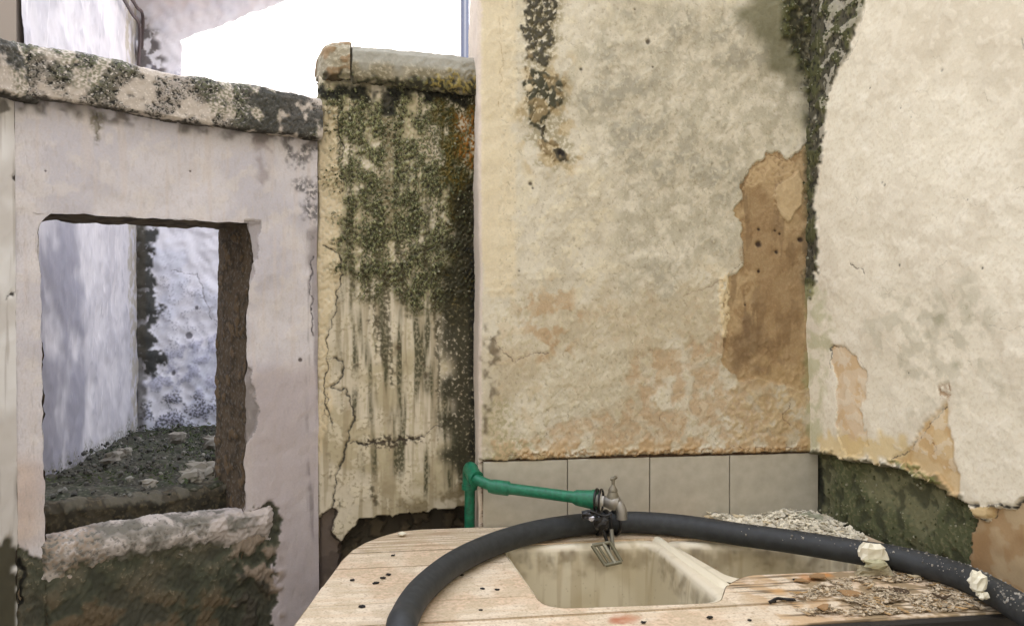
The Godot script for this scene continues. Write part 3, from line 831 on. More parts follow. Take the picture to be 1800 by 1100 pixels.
# ------------------------------------------------------------------ mossy pier
func build_pier() -> void:
	var wid := 0.50
	var s := Surf.new(PW, -0.22, wid, 0.3, 2.03, 600, c8(200, 190, 167), 31)
	s.lay(null, c8(172, 160, 128), 0.8, s.big, 0.4, 0.65)
	s.lay(null, c8(206, 196, 170), 0.7, s.mid, 0.5, 0.65)
	s.lay(null, c8(138, 126, 100), 0.6, s.fine, 0.56, 0.72, 0.0, s.mid, 0.35, 0.6)
	s.lay(null, c8(140, 126, 96), 0.55, s.streak, 0.5, 0.75)
	var left := s.region(s.pts([540, 180, 596, 190, 592, 270, 604, 330, 596, 440, 604, 490, 580, 560, 584, 640, 590, 700, 570, 800, 556, 905, 530, 905]), 0.006, 0.006)
	var top := s.region(s.pts([572, 150, 860, 150, 860, 560, 800, 520, 740, 560, 690, 500, 640, 540, 600, 480]), 0.03, 0.03)
	var mossf := s.field(105, 80, 4, 40)
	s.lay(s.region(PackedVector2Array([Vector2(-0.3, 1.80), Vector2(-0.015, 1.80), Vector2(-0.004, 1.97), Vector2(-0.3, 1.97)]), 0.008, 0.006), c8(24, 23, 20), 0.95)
	s.lay(top, c8(116, 112, 80), 0.85, s.mid, 0.18, 0.5)
	var tall := s.region(s.pts([610, 300, 860, 300, 860, 860, 760, 860, 660, 820, 630, 640]), 0.03, 0.05)
	var st2 := s.field(24, 2.6, 5, 41)
	s.lay(tall, c8(104, 98, 72), 0.7, st2, 0.44, 0.70)
	s.lay(tall, c8(58, 58, 36), 0.8, st2, 0.58, 0.74, 0.0, mossf, 0.35, 0.55)
	s.lay(tall, c8(176, 166, 134), 0.6, st2, 0.40, 0.28, 0.0, s.fine, 0.3, 0.5)
	s.lay(top, c8(74, 80, 44), 0.9, mossf, 0.46, 0.56, 0.002, s.mid, 0.34, 0.56)
	s.lay(top, c8(52, 58, 32), 0.8, mossf, 0.42, 0.52, 0.001, s.streak, 0.42, 0.6)
	s.lay(top, c8(30, 30, 20), 0.9, mossf, 0.40, 0.32, -0.002, s.mid, 0.3, 0.5)
	s.lay(top, c8(164, 164, 122), 0.8, mossf, 0.62, 0.70, 0.002)
	var right := s.region(s.pts([770, 150, 870, 150, 870, 620, 780, 560, 800, 400, 770, 300]), 0.02, 0.02)
	s.lay(right, c8(108, 92, 34), 0.8, s.mid, 0.35, 0.6)
	s.lay(right, c8(52, 54, 22), 0.85, mossf, 0.5, 0.58, 0.002)
	s.lay(s.region(s.pts([800, 190, 845, 190, 845, 300, 810, 290]), 0.02, 0.016), c8(176, 116, 40), 0.6, mossf, 0.48, 0.6)
	# dark green run down the right side
	s.lay(s.region(s.pts([792, 330, 860, 300, 860, 840, 820, 870, 784, 800, 776, 560]), 0.02, 0.03), c8(50, 48, 30), 0.95, s.fine, 0.08, 0.42)
	s.lay(s.region(s.pts([822, 440, 850, 420, 850, 820, 826, 800]), 0.012, 0.014), c8(20, 20, 14), 0.85, s.fine, 0.2, 0.5)
	# vertical streaks and drips
	for q in [[640, 470, 680, 640, 8], [678, 480, 690, 680, 10], [700, 420, 715, 560, 8], [655, 560, 662, 640, 5], [745, 430, 770, 600, 9], [610, 300, 625, 520, 6], [590, 800, 600, 890, 6], [655, 850, 662, 890, 4], [768, 560, 775, 800, 6]]:
		s.lay(s.region(s.pts([q[0] - q[4], q[1], q[0] + q[4], q[1], q[2] + q[4] * 0.4, q[3], q[2] - q[4] * 0.4, q[3]]), 0.006, 0.008), c8(70, 64, 44), 0.8, s.fine, 0.3, 0.55, 0.0, s.streak, 0.3, 0.5)
	s.lay(left, c8(206, 190, 156), 0.75, s.fine, 0.2, 0.5, 0.002)
	s.lay(s.region(s.pts([676, 200, 692, 210, 690, 400, 676, 390]), 0.006, 0.006), c8(150, 140, 112), 0.8, s.fine, 0.3, 0.5)
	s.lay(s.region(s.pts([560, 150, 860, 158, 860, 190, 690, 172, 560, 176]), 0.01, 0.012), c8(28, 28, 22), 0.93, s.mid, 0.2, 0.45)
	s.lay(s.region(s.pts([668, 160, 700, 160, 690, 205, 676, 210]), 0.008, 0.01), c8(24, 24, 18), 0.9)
	# cracks
	s.crack([600, 178, 594, 215, 606, 262, 592, 282], 0.0028, 0.006)
	s.crack([570, 430, 600, 450, 606, 482, 594, 510, 586, 560, 580, 620, 574, 690, 590, 745], 0.0028, 0.006)
	s.crack([580, 630, 606, 634, 602, 665, 586, 680, 612, 682, 624, 718, 618, 770, 608, 810, 598, 850, 590, 890, 560, 915, 545, 922], 0.0034, 0.008)
	s.crack([580, 690, 582, 730, 590, 748], 0.002, 0.004)
	s.crack([620, 778, 660, 776, 700, 772, 746, 768], 0.0034, 0.005, c8(34, 26, 18), 0.9)
	s.crack([746, 766, 770, 748, 796, 736], 0.0022, 0.004, c8(50, 42, 28), 0.8)
	s.lay(s.region(s.pts([640, 770, 748, 762, 746, 776, 700, 784, 640, 786]), 0.01, 0.006), c8(48, 38, 26), 0.85, s.fine, 0.42, 0.58)
	for q in [[748, 660, .012], [744, 640, .008], [660, 880, .006], [700, 610, .01], [630, 640, .008], [668, 300, .006]]:
		s.stamp(s.uv(Vector2(q[0], q[1])), q[2], c8(70, 56, 36), 0.8, -0.002, 0.1)
	s.lay(s.region(s.pts([700, 880, 830, 850, 830, 905, 720, 905]), 0.02, 0.014), c8(110, 96, 62), 0.75, s.mid, 0.35, 0.55)
	# broken out base
	var slot := s.region(s.pts([640, 914, 820, 893, 860, 890, 860, 1200, 600, 1200, 604, 960, 612, 945]), 0.006)
	s.lay(slot, c8(50, 44, 34), 0.95, null, 0, 1, -0.05)
	s.lay(slot, c8(86, 76, 58), 0.7, s.mid, 0.45, 0.6, 0.012)
	var base := s.region(s.pts([500, 925, 556, 915, 592, 895, 600, 900, 590, 935, 605, 960, 600, 1300, 500, 1300]), 0.005)
	s.lay(base, c8(98, 86, 76), 1.0, null, 0, 1, -0.012)
	s.lay(base, c8(74, 64, 56), 0.7, s.mid, 0.4, 0.6)
	s.crack([596, 900, 590, 938, 612, 962, 640, 945], 0.003, 0.006)
	s.bump(s.big, 0.008); s.bump(s.mid, 0.0025); s.bump(s.fine, 0.001); s.bump(s.grain, 0.0004)
	s.lay(top, dark_moss, 0.0, mossf, 0.0, 1.0, 0.004)
	var t := thing("pier", "green mossy stained pier with cracked plaster and a rounded cap", "pillar", PW.at(0, 0))
	tufts(s, PW, top, mossf, 120, 5200, t)
	var lean := func(v: float) -> float: return 0.012 * clampf((1.95 - v) / 1.0, 0.0, 1.2)
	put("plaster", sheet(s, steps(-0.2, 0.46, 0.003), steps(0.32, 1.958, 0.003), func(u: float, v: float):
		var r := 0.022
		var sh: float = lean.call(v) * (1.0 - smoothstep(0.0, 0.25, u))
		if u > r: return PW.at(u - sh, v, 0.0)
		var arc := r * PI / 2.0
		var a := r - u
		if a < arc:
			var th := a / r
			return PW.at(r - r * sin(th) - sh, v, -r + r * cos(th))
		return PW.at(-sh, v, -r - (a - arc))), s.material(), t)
	put("masonry", block(PW, 0.014, 0.48, 0, 1.96, -0.3, -0.075), paint(c8(96, 84, 66)), t)
	# cap: a rounded roll along the top, its left end broken off
	var prof := Curve2D.new()
	for p in [[-0.02, 1.940], [0.022, 1.934], [0.036, 1.946], [0.042, 1.978], [0.034, 2.008], [0.010, 2.026], [-0.06, 2.034], [-0.2, 2.034], [-0.28, 2.02], [-0.3, 1.95]]:
		prof.add_point(Vector2(p[0], p[1]))
	prof.bake_interval = 0.003
	var len := prof.get_baked_length()
	for piece in 2:
		var ua := 0.0825 if piece == 0 else -0.014
		var ub := 0.47 if piece == 0 else 0.0805
		var cs := Surf.new(PW, ua, ub, 0.0, len, 560, c8(142, 134, 112), 33 + piece)
		cs.lay(null, c8(120, 112, 88), 0.8, cs.mid, 0.4, 0.6)
		cs.lay(null, c8(186, 178, 156), 0.6, cs.fine, 0.55, 0.7)
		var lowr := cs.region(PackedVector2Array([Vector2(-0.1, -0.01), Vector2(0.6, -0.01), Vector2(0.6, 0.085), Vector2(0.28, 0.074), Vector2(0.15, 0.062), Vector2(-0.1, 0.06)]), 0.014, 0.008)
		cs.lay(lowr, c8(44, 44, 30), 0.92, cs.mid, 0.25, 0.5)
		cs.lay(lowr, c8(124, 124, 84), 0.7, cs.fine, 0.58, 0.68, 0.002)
		if piece == 0:
			cs.lay(cs.region(PackedVector2Array([Vector2(0.25, 0.05), Vector2(0.6, 0.05), Vector2(0.6, 0.12), Vector2(0.34, 0.11)]), 0.02, 0.01), c8(164, 148, 84), 0.8, cs.fine, 0.4, 0.58, 0.004)
			cs.lay(cs.region(PackedVector2Array([Vector2(0.08, 0.09), Vector2(0.6, 0.10), Vector2(0.6, 0.5), Vector2(0.08, 0.5)]), 0.02, 0.02), c8(148, 146, 134), 0.8)
		else:
			cs.lay(null, c8(138, 112, 80), 0.8, cs.mid, 0.42, 0.58, 0.001)
			cs.lay(lowr, c8(50, 46, 30), 0.8, cs.mid, 0.3, 0.5)
		cs.bump(cs.big, 0.008); cs.bump(cs.mid, 0.005); cs.bump(cs.fine, 0.0025); cs.bump(cs.grain, 0.001)
		var bc := 0.5 * (ua + ub); var hw := 0.5 * (ub - ua)
		var m := sheet(cs, steps(ua, ub, 0.003), steps(0.0, len, 0.003), func(u: float, v: float):
			var q := prof.sample_baked(v)
			var sag := -0.018 * smoothstep(0.10, 0.44, u)
			var lift := 0.006 if piece == 1 else 0.0
			# close the ends down towards the middle of the roll
			var en := 1.0
			if piece == 1: en = sqrt(1.0 - pow(1.0 - clampf((u - ua) / 0.055, 0.01, 1.0), 2.0))
			elif u - ua < 0.0015: en = 0.9
			return PW.at(u, lerpf(1.972, q.y + sag + lift, en), lerpf(-0.13, q.x, clampf(en, 0.0, 1.0))))
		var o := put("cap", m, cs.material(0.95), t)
		if piece == 1: o.set_meta("label", "cracked brown end piece of the cap")

# ------------------------------------------------------------------ plaster wall behind the worktop
const TILE_TOP := 1.033
func build_plaster_wall() -> void:
	var s := Surf.new(M, -0.26, 0.835, 0.60, 2.36, 560, cream, 41)
	var flaky := s.field(48, 42, 5, 50)
	s.lay(null, c8(184, 175, 152), 0.8, s.big, 0.42, 0.66)
	s.lay(null, c8(210, 200, 172), 0.7, s.mid, 0.5, 0.66)
	var grey := s.region(s.pts([1000, 60, 1230, 0, 1420, 90, 1425, 240, 1330, 280, 1300, 420, 1230, 500, 1130, 540, 1060, 420, 1100, 330, 1010, 230]), 0.06, 0.05)
	s.lay(grey, c8(170, 163, 142), 0.85, s.mid, 0.34, 0.62)
	s.lay(grey, c8(146, 141, 124), 0.6, s.big, 0.5, 0.72, 0.0, s.mid, 0.3, 0.6)
	s.lay(grey, c8(156, 150, 130), 0.4, flaky, 0.5, 0.62)
	s.lay(null, c8(202, 193, 168), 0.6, flaky, 0.6, 0.74, 0.0004)
	s.lay(s.region(s.pts([880, 40, 1300, 40, 1300, 520, 880, 500]), 0.05, 0.05), c8(176, 164, 138), 0.0, flaky, 0.46, 0.60, 0.0006, s.big, 0.4, 0.6)
	var low := s.region(s.pts([850, 520, 1000, 540, 1250, 480, 1300, 520, 1430, 640, 1430, 800, 850, 810]), 0.05, 0.05)
	s.lay(low, c8(180, 167, 140), 0.75, s.big, 0.3, 0.6)
	s.lay(low, c8(172, 148, 116), 0.3, s.mid, 0.5, 0.7)
	s.lay(low, c8(190, 180, 150), 0.6, flaky, 0.54, 0.66, 0.0005)
	s.lay(s.region(s.pts([1105, 630, 1280, 590, 1420, 640, 1420, 800, 900, 806, 980, 740, 1100, 720]), 0.02, 0.012), c8(176, 150, 116), 0.7, s.mid, 0.3, 0.55, -0.002)
	s.lay(s.region(s.pts([960, 640, 1100, 600, 1105, 690, 1040, 730, 960, 720]), 0.02, 0.012), c8(190, 182, 158), 0.65, s.fine, 0.25, 0.5, 0.001)
	s.lay(s.region(s.pts([900, 500, 1000, 500, 1010, 560, 1000, 640, 950, 640]), 0.03, 0.02), c8(168, 136, 96), 0.55, s.mid, 0.45, 0.6)
	# left strip: clean edge
	s.lay(s.region(s.pts([835, -60, 905, -60, 905, 520, 858, 520, 835, 400]), 0.006, 0.012), c8(212, 198, 166), 0.75)
	s.lay(s.region(PackedVector2Array([Vector2(-0.3, 0.6), Vector2(0.006, 0.6), Vector2(0.006, 2.4), Vector2(-0.3, 2.4)]), 0.003, 0.004), c8(208, 194, 180), 0.8)
	s.crack([877, 30, 880, 120, 876, 190], 0.0015, 0.002, c8(140, 110, 70), 0.6)
	# thin lifted flakes of paint, with crisp edges
	var fl2 := s.field(26, 22, 5, 51)
	var plain := s.region(s.pts([884, -60, 1440, -60, 1440, 800, 870, 800]), 0.004)
	s.lay(plain, c8(206, 198, 174), 0.3, fl2, 0.60, 0.615, 0.0006)
	s.lay(plain, c8(168, 158, 134), 0.22, fl2, 0.37, 0.355, -0.0005)
	s.lay(plain, c8(120, 106, 82), 0.35, s.field(60, 60, 4, 52), 0.70, 0.76, -0.0006)
	# bare brown patch by the corner
	s.lay(s.region(s.pts([1286, 540, 1435, 540, 1435, 700, 1290, 690]), 0.012, 0.02), c8(166, 144, 110), 0.7, s.mid, 0.15, 0.4)
	var patch := s.region(s.pts([1352, 268, 1372, 268, 1384, 280, 1402, 268, 1428, 240, 1445, 240, 1445, 665, 1410, 690, 1380, 676, 1340, 664, 1300, 668, 1272, 640, 1274, 580, 1270, 545, 1282, 490, 1308, 465, 1306, 420, 1300, 385, 1290, 372, 1306, 350, 1300, 330, 1318, 295]), 0.007)
	s.lay(patch, c8(164, 140, 102), 0.97, null, 0, 1, -0.0045)
	s.lay(patch, c8(138, 110, 74), 0.6, s.mid, 0.42, 0.66)
	s.lay(patch, c8(178, 154, 116), 0.55, s.fine, 0.55, 0.7, 0.0006)
	s.lay(patch, c8(104, 82, 56), 0.5, s.field(20, 5, 4, 57), 0.56, 0.7)
	s.lay(s.region(s.pts([1320, 330, 1345, 322, 1360, 350, 1366, 400, 1410, 420, 1420, 640, 1330, 640, 1330, 480, 1300, 460]), 0.014, 0.012), c8(136, 110, 76), 0.55, s.fine, 0.15, 0.5, -0.001)
	s.lay(s.region(s.pts([1290, 560, 1340, 560, 1340, 650, 1290, 650]), 0.02, 0.025), c8(108, 86, 60), 0.6)
	var isle := s.region(s.pts([1362, 330, 1408, 300, 1412, 360, 1385, 392, 1372, 380]), 0.006)
	s.lay(isle, c8(186, 164, 126), 0.8, null, 0, 1, 0.004)
	s.lay(s.region(s.pts([1352, 272, 1400, 284, 1410, 300, 1362, 326, 1345, 322, 1320, 330, 1302, 334, 1320, 300]), 0.006), c8(180, 156, 118), 0.75, s.fine, 0.2, 0.5, 0.002)
	for q in [[1334, 428, .010], [1366, 442, .007], [1335, 402, .005], [1364, 404, .004], [1408, 420, .008], [1335, 476, .005], [1310, 535, .004], [1372, 410, .003]]:
		s.stamp(s.uv(Vector2(q[0], q[1])), q[2], c8(46, 30, 18), 0.95, -0.004, 0.4)
	s.crack([1306, 420, 1306, 462, 1286, 482, 1272, 500], 0.002, 0.003, c8(70, 50, 28), 0.7)
	s.crack([1300, 332, 1318, 296, 1350, 270, 1384, 280, 1424, 248], 0.0018, 0.003, c8(80, 56, 30), 0.7)
	s.lay(s.region(s.pts([1260, 490, 1284, 478, 1280, 590, 1266, 590]), 0.006, 0.003), c8(214, 196, 158), 0.85, s.fine, 0.2, 0.5, 0.003)
	s.crack([1200, 520, 1240, 505, 1270, 492], 0.002, 0.003, c8(110, 88, 60), 0.7)
	s.lay(s.region(s.pts([1330, 640, 1425, 600, 1425, 800, 1370, 770, 1330, 700]), 0.03, 0.02), c8(168, 144, 102), 0.6, s.mid, 0.35, 0.6)
	s.lay(s.region(s.pts([1270, 690, 1420, 680, 1420, 760, 1290, 790]), 0.03, 0.02), c8(186, 166, 128), 0.7, flaky, 0.42, 0.56, 0.001)
	s.crack([1388, 700, 1376, 730, 1396, 748], 0.002, 0.003, c8(90, 66, 36), 0.8)
	# hanging black growth on the upper left
	var mossf := s.field(60, 45, 4, 60)
	s.lay(s.region(s.pts([914, -40, 980, -40, 990, 80, 970, 110, 1000, 150, 994, 210, 1010, 290, 950, 290, 910, 200, 926, 120]), 0.02, 0.014), c8(132, 122, 88), 0.7, s.fine, 0.3, 0.6)
	s.lay(s.region(s.pts([922, -40, 968, -40, 976, 30, 974, 70, 958, 95, 968, 112, 928, 112, 918, 50]), 0.014, 0.004), c8(34, 32, 22), 0.9, mossf, 0.30, 0.50, 0.003)
	s.lay(s.region(s.pts([924, -40, 972, -40, 972, 110, 926, 110]), 0.02, 0.01), c8(84, 78, 52), 0.5, s.fine, 0.45, 0.65)
	s.lay(s.region(s.pts([918, 128, 960, 120, 985, 150, 982, 180, 960, 205, 955, 225, 940, 222, 925, 200]), 0.014, 0.005), c8(50, 50, 32), 0.93, mossf, 0.30, 0.44, 0.003)
	s.lay(s.region(s.pts([945, 220, 958, 218, 960, 250, 990, 250, 1000, 280, 970, 284, 945, 262]), 0.01, 0.005), c8(48, 42, 26), 0.92, mossf, 0.34, 0.46, 0.003)
	s.stamp(s.uv(Vector2(986, 268)), 0.014, c8(26, 20, 12), 0.95, -0.002, 0.5)
	s.stamp(s.uv(Vector2(929, 155)), 0.011, c8(206, 192, 160), 0.95, 0.003, 0.6)
	for q in [[1138, 74, .008], [1020, 122, .006], [1146, 118, .004], [932, 322, .006], [936, 330, .004], [912, 475, .004], [1114, 18, .004]]:
		s.stamp(s.uv(Vector2(q[0], q[1])), q[2], c8(58, 46, 30), 0.9, -0.003, 0.2)
	s.lay(s.region(s.pts([910, 110, 1000, 100, 1010, 300, 930, 320]), 0.03, 0.02), c8(176, 152, 108), 0.45, s.mid, 0.45, 0.6)
	# green-black growth in the inner corner
	var cor := s.region(s.pts([1362, -60, 1445, -60, 1445, 520, 1422, 500, 1416, 260, 1420, 180, 1398, 110, 1372, 60]), 0.016, 0.02)
	s.lay(s.region(s.pts([1270, -60, 1445, -60, 1445, 280, 1400, 180, 1330, 80]), 0.03, 0.04), c8(92, 90, 60), 0.8, s.big, 0.0, 0.45)
	s.lay(cor, c8(48, 46, 26), 0.93, s.mid, 0.1, 0.35, 0.004)
	s.lay(cor, c8(82, 84, 40), 0.6, s.mid, 0.45, 0.65, 0.003)
	s.lay(cor, c8(28, 27, 15), 0.7, mossf, 0.42, 0.32, -0.002)
	s.lay(cor, c8(140, 130, 100), 0.6, mossf, 0.70, 0.78, 0.001)
	s.lay(s.region(s.pts([1416, 480, 1440, 480, 1440, 810, 1418, 810]), 0.008, 0.008), c8(140, 140, 98), 0.6, s.mid, 0.3, 0.6)
	# foot of the plaster above the tiles
	s.lay(s.region(s.pts([860, 780, 1430, 770, 1430, 806, 860, 814]), 0.014, 0.006), c8(180, 152, 110), 0.6, s.mid, 0.3, 0.55, 0.003)
	s.lay(s.region(s.pts([900, 794, 1300, 786, 1420, 780, 1420, 806, 900, 814]), 0.008, 0.003), c8(160, 124, 74), 0.6, s.fine, 0.4, 0.55, 0.004)
	s.lay(s.region(s.pts([850, 700, 900, 720, 940, 800, 850, 812]), 0.03, 0.02), c8(150, 144, 108), 0.6, s.fine, 0.45, 0.6)
	s.lay(s.region(s.pts([850, 560, 872, 590, 880, 630, 850, 800]), 0.012, 0.01), c8(84, 70, 48), 0.75, s.mid, 0.35, 0.55)
	s.crack([862, 590, 878, 612, 900, 634, 930, 622, 965, 618], 0.0022, 0.004, c8(70, 50, 30), 0.8)
	s.crack([880, 804, 960, 800, 1040, 802, 1100, 800, 1200, 792, 1300, 784, 1416, 782], 0.0018, 0.003, c8(74, 48, 24), 0.75)
	s.bump(s.big, 0.010); s.bump(s.mid, 0.0014); s.bump(flaky, 0.0003); s.bump(s.fine, 0.0003); s.bump(s.grain, 0.0003)
	var cr := RandomNumberGenerator.new(); cr.seed = 3
	for i in 26:
		var x := cr.randf_range(890, 1280); var y := cr.randf_range(20, 780)
		var l := cr.randf_range(14, 55); var a := cr.randf_range(-2.6, 0.4)
		s.crack([x, y, x + cos(a) * l * 0.5, y + sin(a) * l * 0.4, x + cos(a + 0.5) * l, y + sin(a + 0.6) * l], 0.0011, 0.0016, c8(112, 98, 74), 0.6, 0.004)
	# below the plaster: the bed of the tiles
	var bed := s.region(PackedVector2Array([Vector2(0.0, TILE_TOP), Vector2(0.15, TILE_TOP - 0.001), Vector2(0.4, TILE_TOP + 0.003), Vector2(0.84, TILE_TOP), Vector2(0.84, 0.5), Vector2(0.0, 0.5)]), 0.003)
	s.lay(bed, c8(84, 66, 50), 1.0, null, 0, 1, -0.012)
	var t := thing("plaster_wall", "flaking cream plaster wall above the row of grey tiles", "wall", M.at(0, 0))
	s.tint(s.grain, 0.16); s.tint(s.fine, 0.10); s.bump(s.grain, 0.0005)
	tufts(s, M, cor, mossf, 110, 1600, t, 0.8)
	put("plaster", sheet(s, steps(-0.25, 0.832, 0.0028), steps(0.62, 2.35, 0.0028), func(u: float, v: float):
		var r := 0.014
		if u > r: return M.at(u, v, 0.0)
		var a := r - u
		if a < r * PI / 2.0: return M.at(r - r * sin(a / r), v, -r + r * cos(a / r))
		return M.at(0.0, v, -r - (a - r * PI / 2.0))), s.material(), t)
	put("masonry", block(M, 0.016, 1.1, 0, 3.2, -0.26, -0.03), paint(c8(150, 128, 96)), t)
	put("masonry", block(M, 0.0, 1.1, 2.352, 3.2, -0.028, 0.0), paint(c8(196, 184, 156)), t)
	var tm := paint(c8(164, 156, 138), 0.24)
	var nt := NoiseTexture2D.new(); nt.width = 512; nt.height = 512; nt.seamless = true
	var fn := FastNoiseLite.new(); fn.frequency = 0.012; fn.fractal_octaves = 5; fn.seed = 6; nt.noise = fn
	var gr := Gradient.new(); gr.set_color(0, c8(170, 164, 148).linear_to_srgb()); gr.set_color(1, c8(188, 182, 166).linear_to_srgb()); nt.color_ramp = gr
	tm.albedo_color = Color.WHITE; tm.albedo_texture = nt; tm.uv1_triplanar = true; tm.uv1_scale = Vector3(4, 4, 4)
	for i in 4:
		var e := 0.0105 + i * 0.2035; var wd := 0.2015 if i < 3 else 0.232
		put("tile", block(M, e, e + wd, 0.842, TILE_TOP - 0.004 + rnd.randf_range(-0.0012, 0.0008), -0.014, -0.0005 + rnd.randf_range(-0.0006, 0.0010), 0.0012), tm, t)

# ------------------------------------------------------------------ right wall
func build_right_wall() -> void:
	var s := Surf.new(RW, -0.01, 0.80, 0.55, 2.36, 560, c8(222, 213, 191), 51)
	s.lay(null, c8(204, 193, 171), 0.55, s.big, 0.40, 0.72)
	s.lay(null, c8(228, 220, 200), 0.7, s.mid, 0.5, 0.66)
	s.lay(null, c8(196, 182, 156), 0.4, s.fine, 0.58, 0.68)
	s.lay(s.region(s.pts([1520, -60, 1850, -60, 1850, 200, 1600, 130]), 0.05, 0.06), c8(196, 184, 160), 0.5)
	s.lay(s.region(s.pts([1540, 520, 1750, 500, 1760, 650, 1600, 720, 1540, 640]), 0.05, 0.04), c8(182, 174, 150), 0.65, s.mid, 0.4, 0.6)
	for q in [[1650, 560, .03], [1700, 545, .022], [1630, 585, .02], [1680, 640, .02]]:
		s.stamp(s.uv(Vector2(q[0], q[1])), q[2], c8(138, 134, 104), 0.5, 0.0, 0.0)
	# growth beside the corner
	var mossf := s.field(60, 40, 4, 60)
	var cor := s.region(s.pts([1410, -60, 1526, -60, 1512, 30, 1494, 90, 1466, 130, 1452, 190, 1446, 260, 1436, 320, 1430, 360, 1440, 420, 1432, 520, 1410, 520]), 0.010, 0.007)
	s.lay(cor, c8(50, 46, 26), 0.95, s.mid, 0.0, 0.25, 0.003)
	s.lay(cor, c8(76, 78, 36), 0.65, s.mid, 0.45, 0.62, 0.003)
	s.lay(cor, c8(150, 142, 114), 0.4, s.field(110, 20, 4, 61), 0.66, 0.80, 0.001)
	s.lay(cor, c8(26, 24, 14), 0.8, mossf, 0.40, 0.32, -0.002)
	s.lay(s.region(s.pts([1410, 500, 1444, 500, 1466, 560, 1452, 640, 1440, 800, 1410, 810]), 0.014, 0.014), c8(170, 168, 124), 0.6, s.mid, 0.25, 0.6)
	s.crack([1518, 20, 1500, 85, 1466, 128, 1452, 180, 1446, 250], 0.0016, 0.003, c8(60, 52, 30), 0.8)
	# flaked patches
	var p1 := s.region(s.pts([1458, 610, 1474, 606, 1500, 622, 1524, 652, 1526, 690, 1514, 720, 1528, 780, 1500, 800, 1480, 790, 1470, 740, 1472, 690]), 0.008)
	s.lay(p1, c8(208, 184, 150), 0.85, null, 0, 1, -0.003)
	s.lay(p1, c8(196, 160, 108), 0.5, s.mid, 0.46, 0.62)
	s.lay(s.region(s.pts([1440, 760, 1600, 770, 1620, 820, 1560, 810, 1440, 800]), 0.02, 0.012), c8(212, 188, 134), 0.75)
	s.crack([1458, 645, 1457, 612, 1476, 606], 0.003, 0.005, c8(30, 24, 14), 0.95)
	s.crack([1476, 606, 1504, 626, 1522, 650, 1526, 690], 0.0016, 0.003, c8(110, 86, 56), 0.7)
	var p2 := s.region(s.pts([1664, 704, 1668, 740, 1680, 800, 1688, 850, 1690, 885, 1640, 850, 1575, 812, 1600, 790, 1622, 750, 1650, 720]), 0.006, 0.007)
	s.lay(p2, c8(202, 174, 126), 0.85, null, 0, 1, -0.004)
	s.lay(p2, c8(186, 150, 98), 0.55, s.mid, 0.44, 0.6)
	s.crack([1664, 714, 1640, 740, 1630, 752, 1616, 770, 1606, 788, 1580, 800, 1568, 806], 0.0026, 0.005, c8(60, 44, 24), 0.9)
	s.lay(s.region(s.pts([1648, 672, 1668, 670, 1678, 690, 1668, 706, 1650, 700]), 0.008, 0.003), c8(150, 120, 86), 0.85, s.fine, 0.3, 0.5, -0.003)
	s.crack([1640, 776, 1646, 790, 1636, 800], 0.0018, 0.003, c8(110, 76, 40), 0.8)
	# small marks
	s.crack([1494, 462, 1500, 468, 1516, 472, 1520, 480], 0.002, 0.003, c8(84, 72, 54), 0.9)
	s.crack([1540, 512, 1554, 516, 1568, 506, 1584, 514], 0.0012, 0.002, c8(140, 122, 96), 0.7)
	s.crack([1676, 524, 1682, 505], 0.0014, 0.002, c8(130, 118, 96), 0.7)
	s.crack([1740, 570, 1800, 574, 1860, 573], 0.0011, 0.002, c8(140, 128, 108), 0.7)
	s.crack([1794, 70, 1796, 86, 1802, 96], 0.003, 0.004, c8(40, 34, 24), 0.9)
	for q in [[1550, 320, .006], [1554, 324, .005], [1581, 465, .005], [1653, 124, .005], [1582, 190, .003], [1596, 654, .003], [1528, 155, .003], [1430, 292, .003], [1600, 206, .002], [1726, 470, .003], [1700, 350, .002]]:
		s.stamp(s.uv(Vector2(q[0], q[1])), q[2], c8(44, 36, 26), 0.9, -0.002, 0.3)
	# masonry below the plaster
	var low := s.region(s.pts([1405, 793, 1440, 797, 1500, 812, 1560, 818, 1600, 832, 1640, 850, 1680, 876, 1706, 890, 1712, 915, 1702, 960, 1705, 1020, 1700, 1300, 1405, 1300]), 0.007)
	s.lay(low, c8(104, 104, 74), 0.98, null, 0, 1, -0.030)
	s.lay(low, c8(72, 78, 48), 0.8, s.big, 0.42, 0.6, 0.006)
	s.lay(low, c8(130, 126, 94), 0.5, s.fine, 0.54, 0.7, 0.0015)
	s.lay(low, c8(48, 50, 32), 0.7, s.mid, 0.46, 0.30, -0.003)
	s.lay(s.region(s.pts([1405, 790, 1428, 795, 1432, 920, 1405, 920]), 0.006, 0.01), c8(24, 24, 14), 0.85)
	s.lay(s.region(s.pts([1425, 786, 1520, 804, 1640, 836, 1700, 882, 1690, 892, 1630, 862, 1550, 830, 1430, 806]), 0.010, 0.005), c8(56, 56, 28), 0.75, s.mid, 0.3, 0.5, 0.006)
	s.lay(s.region(s.pts([1560, 806, 1600, 812, 1660, 850, 1640, 852, 1600, 832]), 0.006, 0.003), c8(110, 118, 62), 0.7, s.fine, 0.35, 0.55, 0.006)
	var bare := s.region(s.pts([1704, 905, 1740, 915, 1744, 895, 1780, 890, 1800, 878, 1860, 872, 1900, 1700, 1702, 1500, 1700, 960]), 0.005)
	s.lay(bare, c8(158, 128, 88), 0.95, null, 0, 1, -0.010)
	s.lay(bare, c8(178, 158, 124), 0.7, s.mid, 0.44, 0.62)
	s.lay(bare, c8(134, 100, 62), 0.5, s.big, 0.48, 0.68)
	s.crack([1700, 884, 1722, 888, 1748, 886, 1782, 892, 1800, 878, 1850, 872], 0.0038, 0.008, c8(22, 18, 10), 0.97)
	s.crack([1748, 888, 1746, 910, 1728, 914, 1708, 904], 0.0032, 0.006, c8(26, 20, 12), 0.95)
